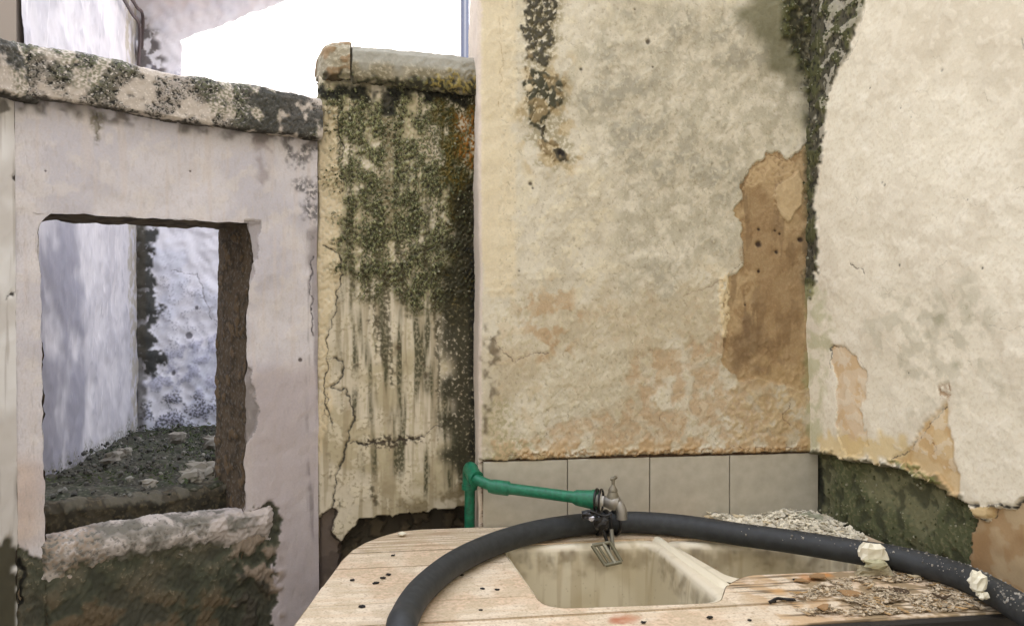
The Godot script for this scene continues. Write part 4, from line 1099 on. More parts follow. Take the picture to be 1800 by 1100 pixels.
	s.lay(s.region(s.pts([1704, 890, 1746, 890, 1744, 910, 1716, 908]), 0.003, 0.002), c8(196, 168, 116), 0.85, null, 0, 1, 0.004)
	s.bump(s.big, 0.010); s.bump(s.mid, 0.0012); s.bump(s.fine, 0.0005); s.bump(s.grain, 0.0003)
	var fl2 := s.field(20, 22, 5, 52)
	s.lay(s.region(s.pts([1440, -60, 1900, -60, 1900, 860, 1690, 860, 1640, 800, 1440, 760]), 0.004), c8(228, 219, 198), 0.35, fl2, 0.60, 0.61, 0.0007)
	var cr := RandomNumberGenerator.new(); cr.seed = 5
	for i in 18:
		var x := cr.randf_range(1460, 1790); var y := cr.randf_range(40, 760)
		var l := cr.randf_range(10, 46); var a := cr.randf_range(-1.0, 1.0)
		s.crack([x, y, x + cos(a) * l * 0.5, y + sin(a) * l * 0.4, x + cos(a + 0.5) * l, y + sin(a + 0.6) * l], 0.0009, 0.0012, c8(140, 126, 100), 0.55, 0.004)
	var t := thing("right_wall", "pale cream wall on the right with a green mossy bare foot", "wall", RW.at(0, 0))
	s.tint(s.grain, 0.12); s.tint(s.fine, 0.07); s.bump(s.grain, 0.0004)
	tufts(s, RW, cor, mossf, 110, 1600, t, 0.8)
	tufts(s, RW, low, s.fine, 130, 2200, t)
	put("plaster", sheet(s, steps(-0.006, 0.79, 0.003), steps(0.57, 2.35, 0.003), func(u: float, v: float): return RW.at(u, v, 0.0)), s.material(), t)
	put("masonry", block(RW, 0.0, 1.7, 0, 3.2, -0.3, -0.05), paint(c8(150, 128, 96)), t)
	put("masonry", block(RW, 0.0, 1.7, 2.352, 3.2, -0.048, 0.0), paint(c8(206, 196, 172)), t)
	put("masonry", block(RW, 0.792, 1.7, 0, 2.35, -0.048, 0.0), paint(c8(206, 196, 172)), t)

# ------------------------------------------------------------------ worktop with sink
func round_poly(p: PackedVector2Array, rads: Array) -> PackedVector2Array:
	var o := PackedVector2Array()
	var n := p.size()
	for i in n:
		var a := p[(i + n - 1) % n]; var b := p[i]; var c := p[(i + 1) % n]
		var r: float = rads[i]
		if r <= 0.0:
			o.append(b); continue
		var p0 := b + (a - b).normalized() * r; var p1 := b + (c - b).normalized() * r
		for k in 9:
			var t := k / 8.0
			o.append(p0.lerp(b, t).lerp(b.lerp(p1, t), t))
	return o

func top_px(a: Array) -> PackedVector2Array:
	var o := PackedVector2Array()
	for i in range(0, a.size(), 2): o.append(P2(on_level(a[i], a[i + 1], BOARD)))
	return o

var bowl_l: PackedVector2Array
var bowl_r: PackedVector2Array

func in_wall(q: Vector2) -> Vector2:        # plan point -> (along the plaster wall, out from it)
	return Vector2((q - M.a).dot(M.d), (q - M.a).dot(M.n))

func plan(u: float, b: float) -> Vector2:
	return M.a + M.d * u + M.n * b

func build_worktop() -> void:
	bowl_l = round_poly(top_px([884, 962, 1146, 952, 1276, 1056, 960, 1069]), [0.03, 0.04, 0.05, 0.05])
	bowl_r = round_poly(top_px([1182, 953, 1500, 962, 1520, 1002, 1296, 1018]), [0.04, 0.05, 0.04, 0.05])
	var hole := round_poly(top_px([878, 960, 1148, 946, 1502, 955, 1528, 1003, 1312, 1012, 1278, 1030, 1268, 1062, 958, 1073]), [0.03, 0.02, 0.05, 0.04, 0.03, 0.025, 0.025, 0.05])
	var s := Surf.new(null, -0.36, 0.92, -0.80, 0.02, 620, c8(219, 204, 180), 61)
	s.streak = s.field(3.0, 70, 4, 70)
	s.lay(null, c8(214, 190, 158), 0.6, s.streak, 0.48, 0.7)
	s.lay(null, c8(232, 216, 190), 0.6, s.streak, 0.42, 0.26)
	s.lay(null, c8(214, 184, 152), 0.6, s.big, 0.45, 0.65)
	s.lay(null, c8(150, 122, 92), 0.5, s.fine, 0.66, 0.78, -0.0003)
	s.lay(null, c8(178, 158, 128), 0.5, s.big, 0.5, 0.7, 0.0, s.fine, 0.3, 0.6)
	s.lay(null, c8(130, 100, 74), 0.7, s.grain, 0.72, 0.82, -0.0004, s.mid, 0.4, 0.6)
	var R4 := func(a: float, b: float, c: float, d: float) -> PackedVector2Array:
		return PackedVector2Array([Vector2(a, -c), Vector2(b, -c), Vector2(b, -d), Vector2(a, -d)])
	s.lay(s.region(R4.call(-0.3, 0.3, 0.0, 0.15), 0.03, 0.03), c8(160, 136, 106), 0.7, s.streak, 0.4, 0.6)
	s.lay(null, c8(196, 178, 148), 0.6, s.mid, 0.46, 0.66)
	s.lay(null, c8(176, 156, 126), 0.4, s.grain, 0.55, 0.75)
	s.lay(s.region(R4.call(0.40, 0.95, 0.36, 0.8), 0.05, 0.05), c8(196, 164, 124), 0.75, s.mid, 0.35, 0.6)
	s.lay(s.region(R4.call(0.56, 0.95, 0.34, 0.7), 0.05, 0.04), c8(140, 122, 92), 0.8, s.mid, 0.42, 0.56, 0.0016)
	s.lay(s.region(R4.call(0.45, 0.95, 0.36, 0.7), 0.05, 0.04), c8(84, 70, 48), 0.75, s.streak, 0.6, 0.7, -0.0016)
	for q in [[1420, 1018, .03, 190, 128, 66], [1450, 1012, .024, 196, 132, 66], [1365, 1040, .022, 204, 160, 104], [1100, 1088, .03, 176, 112, 74], [1080, 1092, .02, 168, 100, 66]]:
		var w2 := in_wall(P2(on_level(q[0], q[1], BOARD)))
		s.stamp(Vector2(w2.x, -w2.y), q[2], c8(q[3], q[4], q[5]), 0.8, 0.0, 0.1)
	s.bump(s.streak, 0.0012); s.bump(s.fine, 0.0005)
	var tm := s.material(0.85)
	var uvf := func(p: Vector2) -> Vector2:
		var q := in_wall(p)
		return s.tex(q.x, -q.y)
	var out := top_px([852, 927, 740, 931, 700, 935, 668, 944, 640, 955, 618, 968, 600, 985, 582, 1010, 562, 1036, 541, 1066, 516, 1100, 492, 1130])
	var fr := 0.635
	var li := in_wall(out[out.size() - 1])
	out.append(plan(li.x + 0.0, fr))
	out.append(plan(0.90, fr)); out.append(Vector2(0.806, 1.80)); out.append(plan(0.823, 0.004)); out.append(plan(0.0, 0.004))
	var t := thing("worktop", "pale plank worktop with a rounded corner and a sunken sink opening", "worktop", Vector3(0.2, 0, -1.55))
	var edges := [-0.01, 0.156, 0.256, 0.353, 0.452, 0.548, 0.64]
	for i in 6:
		var strip := PackedVector2Array([plan(-0.6, edges[i] + 0.0009), plan(1.2, edges[i] + 0.0009), plan(1.2, edges[i + 1] - 0.0009), plan(-0.6, edges[i + 1] - 0.0009)])
		for a in Geometry2D.intersect_polygons(strip, out):
			for b in Geometry2D.clip_polygons(a, hole):
				if b.size() > 2:
					var dy := rnd.randf_range(-0.0012, 0.0008)
					put("plank", slab(b, BOARD - 0.034, BOARD + dy, 0.0014, uvf), tm, t)
	# dark front edge and frame under the planks
	var dk := paint(c8(34, 30, 26), 0.7)
	put("front_edge", block(M, -0.26, 0.886, BOARD - 0.075, BOARD - 0.004, fr + 0.001, fr + 0.016, 0.002), dk, t)
	put("bearer", block(M, -0.24, 0.01, BOARD - 0.09, BOARD - 0.036, 0.05, 0.62), dk, t)
	var leg := paint(c8(110, 96, 78))
	put("support", block(M, -0.22, -0.12, 0, BOARD - 0.092, 0.06, 0.60), leg, t)
	put("support", block(M, 0.79, 0.86, 0, BOARD - 0.036, 0.12, 0.58), leg, t)
	# the sink
	var k := thing("sink", "cream double bowl sink set below the planks, stained at the back", "sink", Vector3(0.35, 0.87, -1.6))
	var ss := Surf.new(null, -0.1, 1.5, 0.0, 0.5, 400, c8(212, 203, 178), 62)
	ss.lay(null, c8(196, 184, 154), 0.8, ss.big, 0.4, 0.65)
	ss.lay(null, c8(160, 140, 102), 0.35, ss.streak, 0.54, 0.78)
	ss.lay(null, c8(130, 112, 84), 0.4, ss.fine, 0.78, 0.86, 0.0, ss.mid, 0.45, 0.6)
	ss.lay(ss.region(PackedVector2Array([Vector2(-0.1, 0.41), Vector2(1.5, 0.41), Vector2(1.5, 0.456), Vector2(-0.1, 0.456)]), 0.02, 0.012), c8(130, 112, 82), 0.5, ss.mid, 0.3, 0.7)
	ss.lay(ss.region(PackedVector2Array([Vector2(-0.1, 0.43), Vector2(1.5, 0.43), Vector2(1.5, 0.458), Vector2(-0.1, 0.458)]), 0.012, 0.006), c8(70, 54, 36), 0.4, ss.field(20, 7, 5, 8), 0.42, 0.85)
	ss.lay(ss.region(PackedVector2Array([Vector2(-0.1, 0.458), Vector2(1.5, 0.458), Vector2(1.5, 0.52), Vector2(-0.1, 0.52)]), 0.003, 0.004), c8(226, 216, 192), 0.9, ss.mid, 0.2, 0.4)
	var smt := ss.material(0.42)
	put("bowl", bowl_mesh(bowl_l, 0.19, ss), smt, k)
	put("bowl", bowl_mesh(bowl_r, 0.15, ss), smt, k)
	# the ridge between the bowls
	var mid_path := PackedVector3Array()
	for q in [[1156, 955], [1166, 962], [1180, 972], [1204, 990], [1236, 1012], [1258, 1027], [1276, 1039], [1292, 1052], [1308, 1066]]:
		mid_path.append(on_level(q[0], q[1], BOARD - 0.013 - (0.010 if q[0] > 1285 else 0.0)))
	put("divider", tube(smooth_path(mid_path, 0.01), 0.0145, 16), paint(c8(226, 217, 192), 0.4), k)
	for q in [bowl_l, bowl_r]:
		var cen := Vector2.ZERO
		for p in q: cen += p / q.size()
		var dep := 0.188 if q == bowl_l else 0.148
		put("drain", lathe(PackedVector2Array([Vector2(0, 0.034), Vector2(0.004, 0.034), Vector2(0.004, 0.024), Vector2(-0.004, 0.020)]), Vector3(cen.x, BOARD - 0.01 - dep, -cen.y), Vector3.UP), paint(c8(120, 118, 112), 0.35, 0.8), k)

func bowl_mesh(poly: PackedVector2Array, deep: float, sf: Surf) -> ArrayMesh:
	if Geometry2D.is_polygon_clockwise(poly): poly.reverse()
	var cen := Vector2.ZERO
	for p in poly: cen += p / poly.size()
	var pl := PackedVector2Array()
	for i in poly.size():
		var a := poly[i]; var b := poly[(i + 1) % poly.size()]
		var n := maxi(1, int(a.distance_to(b) / 0.012))
		for k in n: pl.append(a.lerp(b, float(k) / n))
	var rings := [[-0.030, -0.006], [-0.010, -0.003], [-0.003, -0.004], [0.003, -0.010], [0.006, -0.026], [0.010, -0.07], [0.014, -deep + 0.05], [0.022, -deep + 0.02], [0.036, -deep + 0.004], [0.055, -deep - 0.004], [0.09, -deep - 0.008]]
	var V := PackedVector3Array(); var N := PackedVector3Array(); var T := PackedVector2Array(); var ix := PackedInt32Array()
	var m := pl.size()
	var run := PackedFloat32Array([0.0])
	for i in m: run.append(run[i] + pl[i].distance_to(pl[(i + 1) % m]))
	for r in rings:
		for i in m + 1:
			var a := pl[(i + m - 1) % m]; var b := pl[i % m]; var c := pl[(i + 1) % m]
			var inward := ((b - a).normalized() + (c - b).normalized()).normalized().orthogonal()
			if inward.dot(cen - b) < 0: inward = -inward
			var p: Vector2 = b + inward * r[0]
			V.append(Vector3(p.x, BOARD + r[1], -p.y)); T.append(sf.tex(run[i], 0.47 + r[1]))
			N.append(Vector3.ZERO)
	V.append(Vector3(cen.x, BOARD - deep - 0.012, -cen.y)); T.append(sf.tex(0.5, 0.05)); N.append(Vector3.UP)
	for q in rings.size() - 1:
		for i in m:
			var k0 := q * (m + 1) + i
			ix.append_array([k0, k0 + m + 2, k0 + m + 1, k0, k0 + 1, k0 + m + 2])
	var last := (rings.size() - 1) * (m + 1)
	for i in m: ix.append_array([last + i, last + i + 1, V.size() - 1])
	for i in range(0, ix.size(), 3):
		var f := (V[ix[i + 2]] - V[ix[i]]).cross(V[ix[i + 1]] - V[ix[i]])
		for q: int in 3: N[ix[i + q]] += f
	for q in rings.size():
		var e := q * (m + 1)
		var su := N[e] + N[e + m]; N[e] = su; N[e + m] = su
	for i in N.size(): N[i] = N[i].normalized()
	return arrays(V, N, T, ix)

# ------------------------------------------------------------------ green pipe, tap, strap
func build_pipe_and_tap() -> void:
	var gm := paint(c8(0, 120, 84), 0.42)
	var nt := NoiseTexture2D.new(); nt.width = 256; nt.height = 256; nt.seamless = true
	var fn := FastNoiseLite.new(); fn.frequency = 0.03; fn.fractal_octaves = 4; nt.noise = fn
	var gr := Gradient.new(); gr.set_color(0, c8(10, 78, 56).linear_to_srgb()); gr.set_color(1, c8(24, 128, 92).linear_to_srgb()); nt.color_ramp = gr
	gm.albedo_color = Color.WHITE; gm.albedo_texture = nt; gm.uv1_triplanar = true; gm.uv1_scale = Vector3(9, 9, 9)
	var ay := EYE - 0.396
	var A := Vector3(-0.1010, ay, -1.902)
	var B := Vector3(-0.086, ay - 0.008, -1.845)
	var C := Vector3(-0.040, ay - 0.022, -1.822)
	var D := Vector3(0.186, EYE - 0.430, -1.745)
	var t := thing("water_pipe", "bright green plastic water pipe bent from the wall corner to the tap", "pipe", Vector3(A.x, 0, A.z))
	put("riser", tube(PackedVector3Array([Vector3(A.x - 0.006, 0.0, A.z), Vector3(A.x - 0.003, 0.6, A.z), A - Vector3(0, 0.03, 0)]), 0.0125, 18), gm, t)
	put("elbow", tube(smooth_path(PackedVector3Array([A - Vector3(0, 0.036, 0), A - Vector3(0, 0.012, 0), A + Vector3(0.002, 0.004, 0.008), A.lerp(B, 0.5) + Vector3(0, 0.003, 0), B]), 0.005), 0.0175, 20), gm, t)
	put("collar", tube(PackedVector3Array([A - Vector3(0, 0.046, 0), A - Vector3(0, 0.034, 0)]), 0.0195, 20), gm, t)
	put("collar", tube(PackedVector3Array([B.lerp(A, 0.10), B.lerp(C, 0.10)]), 0.0192, 20), gm, t)
	put("short_pipe", tube(smooth_path(PackedVector3Array([B, B.lerp(C, 0.5) + Vector3(-0.002, 0.0, 0.002), C]), 0.005), 0.0125, 18), gm, t)
	var dir := (D - C).normalized()
	put("coupling", tube(PackedVector3Array([C - dir * 0.012, C + dir * 0.0, C + dir * 0.034, C + dir * 0.036]), [0.0150, 0.0166, 0.0166, 0.0135], 20), gm, t)
	put("long_pipe", tube(PackedVector3Array([C, D - dir * 0.02]), 0.0128, 18), gm, t)
	put("socket", tube(PackedVector3Array([D - dir * 0.052, D - dir * 0.046, D - dir * 0.012, D - dir * 0.010, D]), [0.0138, 0.0168, 0.0205, 0.0225, 0.0225], 22), gm, t)
	# tap
	var met := paint(c8(150, 146, 138), 0.42, 0.75)
	var worn := paint(c8(128, 122, 106), 0.55, 0.6)
	var tp := thing("tap", "worn grey metal tap at the end of the green pipe", "tap", D)
	put("thread", lathe(PackedVector2Array([Vector2(0, 0.0125), Vector2(0.004, 0.0125), Vector2(0.005, 0.0165), Vector2(0.009, 0.0165), Vector2(0.010, 0.011), Vector2(0.02, 0.011)]), D, dir), paint(c8(196, 192, 182), 0.7), tp)
	var E := D + dir * 0.036
	put("body", lathe(PackedVector2Array([Vector2(0, 0.010), Vector2(0.006, 0.012), Vector2(0.018, 0.0165), Vector2(0.028, 0.0165), Vector2(0.036, 0.013), Vector2(0.040, 0.006)]), D + dir * 0.014, dir), met, tp)
	var sp := smooth_path(PackedVector3Array([E, E + Vector3(0.012, -0.004, 0.006), E + Vector3(0.018, -0.016, 0.010), E + Vector3(0.019, -0.034, 0.011)]), 0.004)
	put("spout", tube(sp, 0.0115, 18), met, tp)
	put("bonnet", lathe(PackedVector2Array([Vector2(0, 0.0150), Vector2(0.010, 0.0130), Vector2(0.020, 0.0095), Vector2(0.021, 0.0105), Vector2(0.025, 0.0095), Vector2(0.033, 0.0045), Vector2(0.035, 0.0035), Vector2(0.048, 0.0035)]), E + Vector3(0, 0.004, 0), Vector3(0.02, 1, 0)), worn, tp)
	put("handle", tube(smooth_path(PackedVector3Array([E + Vector3(-0.005, 0.051, -0.002), E + Vector3(0.002, 0.052, 0.0), E + Vector3(0.008, 0.057, 0.002)]), 0.003), [0.003, 0.0042, 0.0045, 0.0045, 0.0042, 0.0042, 0.0042, 0.004, 0.0035].slice(0, smooth_path(PackedVector3Array([E + Vector3(-0.005, 0.051, -0.002), E + Vector3(0.002, 0.052, 0.0), E + Vector3(0.008, 0.057, 0.002)]), 0.003).size()), 10), worn, tp)
	# strap round pipe and hose, with a buckle hanging into the sink
	var bk := paint(c8(16, 13, 13), 0.35)
	var st := thing("strap", "black plastic strap tied round the hose and the green pipe end", "strap", D)
	var hc := Vector3(0.215, BOARD + 0.03, -1.80)
	for o in [0.004, 0.014]:
		var lp := PackedVector3Array()
		for i in 33:
			var a := TAU * i / 32
			lp.append(D + dir * (o - 0.004) + Vector3(0, cos(a), 0) * 0.0245 + dir.cross(Vector3.UP).normalized() * sin(a) * 0.0245)
		put("loop", tube(lp, 0.0026, 8), bk, st)
	for o in [-0.022, 0.0, 0.020]:
		var lp := PackedVector3Array()
		for i in 33:
			var a := TAU * i / 32
			lp.append(hc + Vector3(o, 0, 0) + Vector3(0.28 * sin(a) * 0.026, cos(a) * 0.0262, sin(a) * 0.0262))
		put("loop", tube(lp, 0.0038, 8), bk, st)
	put("tail", tube(smooth_path(PackedVector3Array([D + Vector3(-0.004, -0.018, 0.012), D + Vector3(0.004, -0.035, 0.03), D + Vector3(0.010, -0.055, 0.034), D + Vector3(0.020, -0.085, 0.038), D + Vector3(0.022, -0.105, 0.04)]), 0.006), 0.0042, 8), bk, st)
	put("tail", tube(smooth_path(PackedVector3Array([D + Vector3(-0.034, -0.022, 0.02), D + Vector3(-0.015, -0.018, 0.024), D + Vector3(0.012, -0.028, 0.026), D + Vector3(0.03, -0.024, 0.022)]), 0.006), 0.0034, 8), bk, st)
	put("clip", chunk(Vector3(0.026, 0.018, 0.018), 5, 0.2, 6), bk, st, D + Vector3(-0.022, -0.028, 0.022))
	put("clip", chunk(Vector3(0.032, 0.026, 0.014), 7, 0.2, 6), bk, st, D + Vector3(0.006, -0.042, 0.036))
	var gl := put("clip", chunk(Vector3(0.012, 0.010, 0.006), 9, 0.2, 6), paint(c8(190, 186, 190), 0.25, 0.6), st, D + Vector3(-0.014, -0.032, 0.034))
	gl.set_meta("label", "shiny metal clip")
	var hang := D + Vector3(0.016, -0.098, 0.045)
	var bu := thing("buckle", "flat grey metal frame hanging from the black strap into the sink", "buckle", hang)
	var corners := [Vector3(-0.030, 0.012, 0.0), Vector3(0.008, 0.020, 0.004), Vector3(0.030, -0.016, 0.022), Vector3(-0.004, -0.024, 0.020)]
	var gmat := paint(c8(112, 108, 88), 0.5, 0.4)
	for i in 4:
		put("bar", tube(PackedVector3Array([hang + corners[i], hang + corners[(i + 1) % 4]]), 0.0042, 8), gmat, bu)
	put("inner_bar", tube(PackedVector3Array([hang + corners[0].lerp(corners[1], 0.28), hang + corners[3].lerp(corners[2], 0.28)]), 0.003, 8), gmat, bu)
	put("tongue", tube(PackedVector3Array([hang + corners[0].lerp(corners[1], 0.62), hang + corners[2].lerp(corners[3], 0.4)]), 0.0045, 8), paint(c8(150, 148, 132), 0.4, 0.5), bu)
	put("hanger", tube(PackedVector3Array([hang + Vector3(0.012, 0.045, -0.006), hang + Vector3(0.014, 0.004, 0.004)]), 0.0045, 8), paint(c8(128, 126, 116), 0.4, 0.5), bu)

# ------------------------------------------------------------------ hose
func build_hose() -> void:
	var hy := BOARD + 0.026
	var pts := PackedVector3Array()
	pts.append(on_level(706, 1180, hy) + Vector3(-0.004, -0.34, 0.0))
	pts.append(on_level(706, 1175, hy) + Vector3(0, -0.12, 0.0))
	for q in [[704, 1128], [712, 1084], [742, 1038], [798, 992], [868, 958], [950, 934], [1040, 921], [1120, 919], [1200, 925], [1300, 940], [1400, 954], [1500, 970], [1575, 982], [1645, 999], [1705, 1020], [1755, 1045], [1810, 1080], [1880, 1140]]:
		pts.append(on_level(q[0], q[1], hy))
	pts.append(pts[-1] + Vector3(0.02, -0.10, 0.08)); pts.append(pts[-1] + Vector3(0.0, -0.4, 0.05))
	var pa := smooth_path(pts, 0.01)
	var m := paint(c8(58, 60, 60), 0.62)
	var nt := NoiseTexture2D.new(); nt.width = 512; nt.height = 512; nt.seamless = true
	var fn := FastNoiseLite.new(); fn.frequency = 0.02; fn.fractal_octaves = 5; fn.seed = 9; nt.noise = fn
	var gr := Gradient.new(); gr.set_color(0, c8(30, 32, 33).linear_to_srgb()); gr.set_color(1, c8(56, 59, 60).linear_to_srgb()); nt.color_ramp = gr
	m.albedo_color = Color.WHITE; m.albedo_texture = nt; m.uv1_triplanar = true; m.uv1_scale = Vector3(5, 5, 5)
	var o := put("hose", tube(pa, 0.0242, 28), m)
	tag(o, "thick black rubber hose curving across the worktop and sink", "hose")
	# plaster dust that stuck to its far part
	var xs := []; var cs := []
	for i in 900:
		var k := rnd.randi_range(int(pa.size() * 0.50), int(pa.size() * 0.86))
		var w := float(k) / pa.size()
		if rnd.randf() > smoothstep(0.5, 0.75, w): continue
		var dr := (pa[k + 1] - pa[k - 1]).normalized()
		var a := rnd.randf_range(-1.5, 1.3)
		var nr := Vector3.UP * cos(a) + dr.cross(Vector3.UP).normalized() * sin(a)
		var r := 0.0006 + 0.0018 * pow(rnd.randf(), 3.0)
		xs.append(tilted(pa[k] + nr * 0.0244 + dr * rnd.randf_range(-0.005, 0.005), 1.0, Vector3.ONE * r * 2.0))
		var c := rnd.randf_range(0.10, 0.38)
		cs.append(Color(c, c * 0.93, c * 0.8))
	var sm := paint(Color.WHITE); sm.vertex_color_use_as_albedo = true
	var du := scatter("plaster_dust", chunk(Vector3.ONE, 12, 0.3, 4), sm, xs, cs)
	tag(du, "pale plaster crumbs stuck along the right part of the hose", "dust")

# ------------------------------------------------------------------ litter on the worktop
func build_litter() -> void:
	var sm := paint(Color.WHITE, 0.95); sm.vertex_color_use_as_albedo = true
	var white := paint(c8(226, 220, 198)); var pale := paint(c8(206, 190, 156)); var brown := paint(c8(150, 118, 80)); var dk := paint(c8(24, 20, 18), 0.7)
	# the two chunks that lie on the hose
	var p := on_level(1536, 972, BOARD + 0.045)
	var o := thing("plaster_chunk", "large white plaster chunk on the hose at the sink's right end", "plaster chunk", p)
	put("lump", chunk(Vector3(0.050, 0.034, 0.030), 21, 0.3, 6), white, o, p)
	put("lump", chunk(Vector3(0.040, 0.018, 0.028), 25, 0.3, 6), paint(c8(176, 172, 140)), o, p + Vector3(0.0, -0.018, 0.012))
	p = on_level(1722, 1024, BOARD + 0.055)
	o = thing("plaster_chunk", "small white plaster chunk on the hose near the worktop's right corner", "plaster chunk", p)
	put("lump", chunk(Vector3(0.025, 0.032, 0.022), 31, 0.3, 6), white, o, p)
	put("lump", chunk(Vector3(0.018, 0.012, 0.016), 32, 0.3, 5), white, o, p + Vector3(0.004, -0.02, 0.008))
	p = on_level(1540, 1008, BOARD + 0.006)
	tag(put("plaster_chunk", chunk(Vector3(0.062, 0.022, 0.03), 34, 0.3, 9), paint(c8(168, 158, 130)), null, p), "flat grey plaster piece under the large chunk, by the hose", "plaster chunk")
	p = on_level(1126, 899, BOARD + 0.014)
	tag(put("plaster_chunk", chunk(Vector3(0.03, 0.02, 0.02), 35, 0.4, 8), paint(c8(190, 182, 150)), null, p), "small pale lump behind the hose, right of the tap", "plaster chunk")
	p = on_level(1420, 912, BOARD + 0.006)
	tag(put("plaster_chunk", chunk(Vector3(0.06, 0.022, 0.03), 36, 0.4, 8), paint(c8(150, 150, 128)), null, p), "grey green plaster piece in the far right corner of the worktop", "plaster chunk")
	# heap of flakes behind the hose and drifts at the right
	var drift_noise := FastNoiseLite.new(); drift_noise.seed = 17; drift_noise.frequency = 9.0; drift_noise.fractal_octaves = 4
	var forms := []
	for i in 6: forms.append(flake(1.0, 0.14, 70 + i))
	var sets := [[], [], [], [], [], []]; var cols := [[], [], [], [], [], []]
	var heap := top_px([1225, 908, 1420, 903, 1450, 905, 1530, 950, 1500, 966, 1380, 946, 1290, 930])
	var drift := top_px([1430, 1036, 1500, 1018, 1600, 1008, 1700, 1040, 1740, 1075, 1500, 1086, 1400, 1076])
	var shreds := top_px([1410, 1032, 1480, 1022, 1620, 1006, 1720, 1050, 1730, 1076, 1420, 1086, 1380, 1060])
	for e in [[heap, 3600, 0.004, 0.017, 0], [drift, 6500, 0.0016, 0.0085, 1], [shreds, 900, 0.003, 0.012, 2]]:
		var poly: PackedVector2Array = e[0]
		var lo := poly[0]; var hi := poly[0]
		for q in poly: lo = lo.min(q); hi = hi.max(q)
		var n := 0
		while n < e[1]:
			var q := Vector2(rnd.randf_range(lo.x, hi.x), rnd.randf_range(lo.y, hi.y))
			n += 1
			if not Geometry2D.is_point_in_polygon(q, poly): continue
			if e[4] > 0 and drift_noise.get_noise_2dv(q) < -0.06: continue
			var k := rnd.randi_range(0, 5)
			var r := lerpf(e[2], e[3], pow(rnd.randf(), 2.0)) * 0.8
			var up := 0.001
			if e[4] == 0: up = 0.002 + rnd.randf() * 0.016 * (0.5 + 0.5 * sin(q.x * 30.0))
			elif e[4] == 1: up = 0.001 + rnd.randf() * 0.004
			else: up = 0.002 + rnd.randf() * 0.003
			var sc := Vector3(r, r, r)
			if e[4] == 2: sc = Vector3(r * 1.7, r * 0.8, r * 0.6)
			var tf := tilted(Vector3(q.x, BOARD + up, -q.y), 0.35, sc)
			if e[4] == 2: tf = Transform3D(Basis(Vector3.UP, rnd.randf_range(-1.4, 0.9)).scaled_local(sc), Vector3(q.x, BOARD + up, -q.y))
			sets[k].append(tf)
			var c := rnd.randf()
			if e[4] == 0: cols[k].append(Color(0.86, 0.79, 0.62) * (0.6 + 0.4 * c))
			elif e[4] == 1: cols[k].append(Color(0.58, 0.48, 0.34).lerp(Color(0.26, 0.21, 0.14), c * c))
			else: cols[k].append([Color(0.42, 0.27, 0.12), Color(0.56, 0.44, 0.28), Color(0.16, 0.11, 0.06)][int(c * 2.99)])
	var hp := thing("flake_litter", "drifts of small plaster and wood flakes over the right part of the worktop", "debris", on_level(1500, 1000, BOARD))
	hp.set_meta("kind", "stuff")
	for k in 6:
		var mmi := scatter("flakes", forms[k], sm, [], [], hp)
		var mm := mmi.multimesh
		mm.instance_count = sets[k].size()
		for i in sets[k].size():
			var tf: Transform3D = sets[k][i]
			tf.origin -= hp.position
			mm.set_instance_transform(i, tf); mm.set_instance_color(i, cols[k][i])
	# single flakes large enough to pick out
	var singles := [[1250, 911, .020, 0, "large pale flake at the left end of the flake heap"], [1300, 909, .016, 0, "pale curled flake against the third tile's foot"], [1350, 920, .014, 0, "pale flake in the middle of the heap behind the hose"], [1395, 914, .016, 0, "pale flake against the fourth tile's foot"], [1480, 938, .014, 0, "pale flake on the heap's right slope, below the green masonry"],
		[1440, 1014, .022, 1, "orange brown wood flake at the rim of the small bowl"], [1410, 1021, .015, 1, "small brown wood flake at the rim, left of the orange flake"], [1500, 1045, .020, 1, "brown flake in the middle of the littered right side"], [1450, 1072, .014, 1, "brown flake near the dark front edge"], [1590, 1040, .018, 2, "thin dark sliver on the littered right side"], [1660, 1052, .018, 2, "dark sliver nearest the right corner of the worktop"], [1610, 1015, .016, 0, "pale flake just below the hose, right of the large chunk"], [1680, 1028, .016, 0, "pale flake left of the small chunk on the hose"],
		[705, 939, .013, 3, "white paint chip on the back plank near the pier"]]
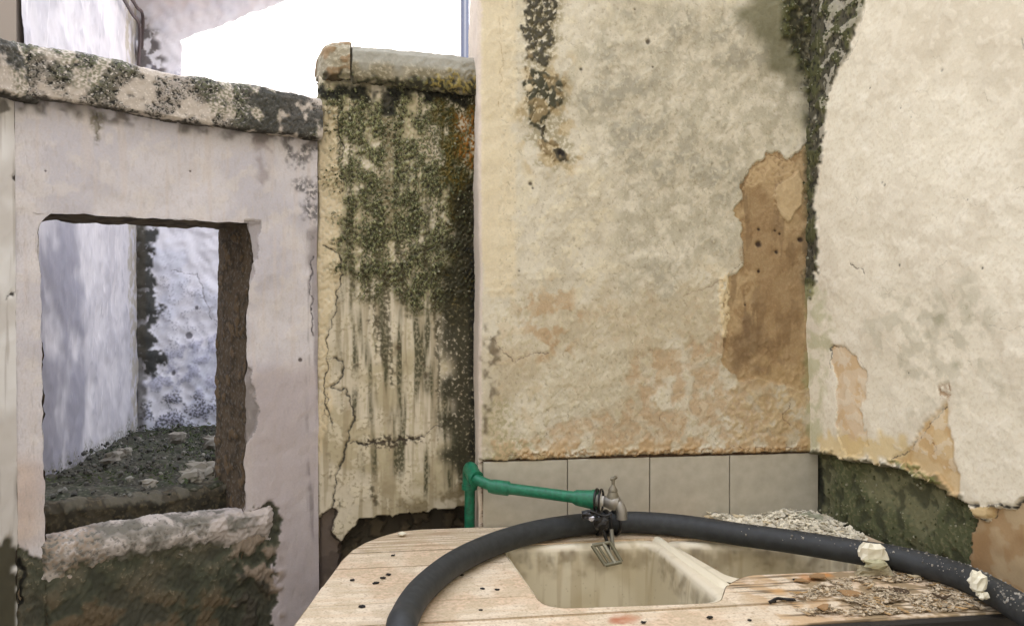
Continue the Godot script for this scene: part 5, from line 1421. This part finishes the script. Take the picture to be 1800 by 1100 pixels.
	for q in singles:
		var f := put("flake", flake(q[2], 0.002, int(q[0])), [pale, brown, paint(c8(76, 60, 42)), white][q[3]], null, on_level(q[0], q[1], BOARD + 0.006))
		f.rotation = Vector3(rnd.randf_range(-0.2, 0.2), rnd.randf_range(-0.6, 0.6), rnd.randf_range(-0.15, 0.15))
		tag(f, q[4], "flake", "flakes on the worktop")
	# dark droppings and chips
	var spots := [[690, 977, .006, "dark speck on the second plank, left of the hose"], [660, 1026, .008, "dark oval chip on the fourth plank, left of the hose"], [634, 1068, .008, "dark oval chip nearest the worktop's left edge"], [672, 1017, .007, "dark sliver just above the oval chip on the fourth plank"], [682, 1011, .007, "brown sliver beside the hose on the third plank"], [618, 1021, .006, "small dark splinter at the left end of the third joint"], [848, 1036, .006, "tiny dark speck between the hose and the sink"], [874, 1038, .006, "dark speck nearest the sink's left rim"], [845, 1074, .005, "dark speck on the front plank below the hose"], [1250, 1087, .008, "dark chip near the front edge below the bowl divider"], [1132, 1096, .006, "dark crumb at the front edge below the large bowl"], [810, 1012, .006, "dark crumb against the hose's right side"], [806, 1010, .008, "pale and dark crumb touching the hose"],
		[1360, 1059, .009, "black crumb at the left end of the twisted wire bit"], [1396, 1056, .007, "small black crumb right of the twisted wire bit"], [1400, 1020, .006, "black crumb at the rim of the small bowl"], [1580, 1053, .006, "black crumb in the middle of the flakes"], [1320, 1092, .005, "black crumb at the dark front edge"]]
	for q in spots:
		var f := put("chip", chunk(Vector3(q[2] * 1.4, q[2] * 0.5, q[2] * 0.8), int(q[0]) + int(q[1]), 0.35, 6), dk, null, on_level(q[0], q[1], BOARD + q[2] * 0.3))
		f.rotation.y = rnd.randf_range(-0.5, 0.5)
		tag(f, q[3], "chip", "dark chips on the worktop")
	var wp := smooth_path(PackedVector3Array([on_level(1356, 1061, BOARD + 0.004), on_level(1368, 1054, BOARD + 0.007), on_level(1380, 1055, BOARD + 0.004), on_level(1398, 1056, BOARD + 0.006)]), 0.004)
	tag(put("wire_bit", tube(wp, 0.0028, 8), dk), "short twisted black wire lying below the small bowl's rim", "wire")
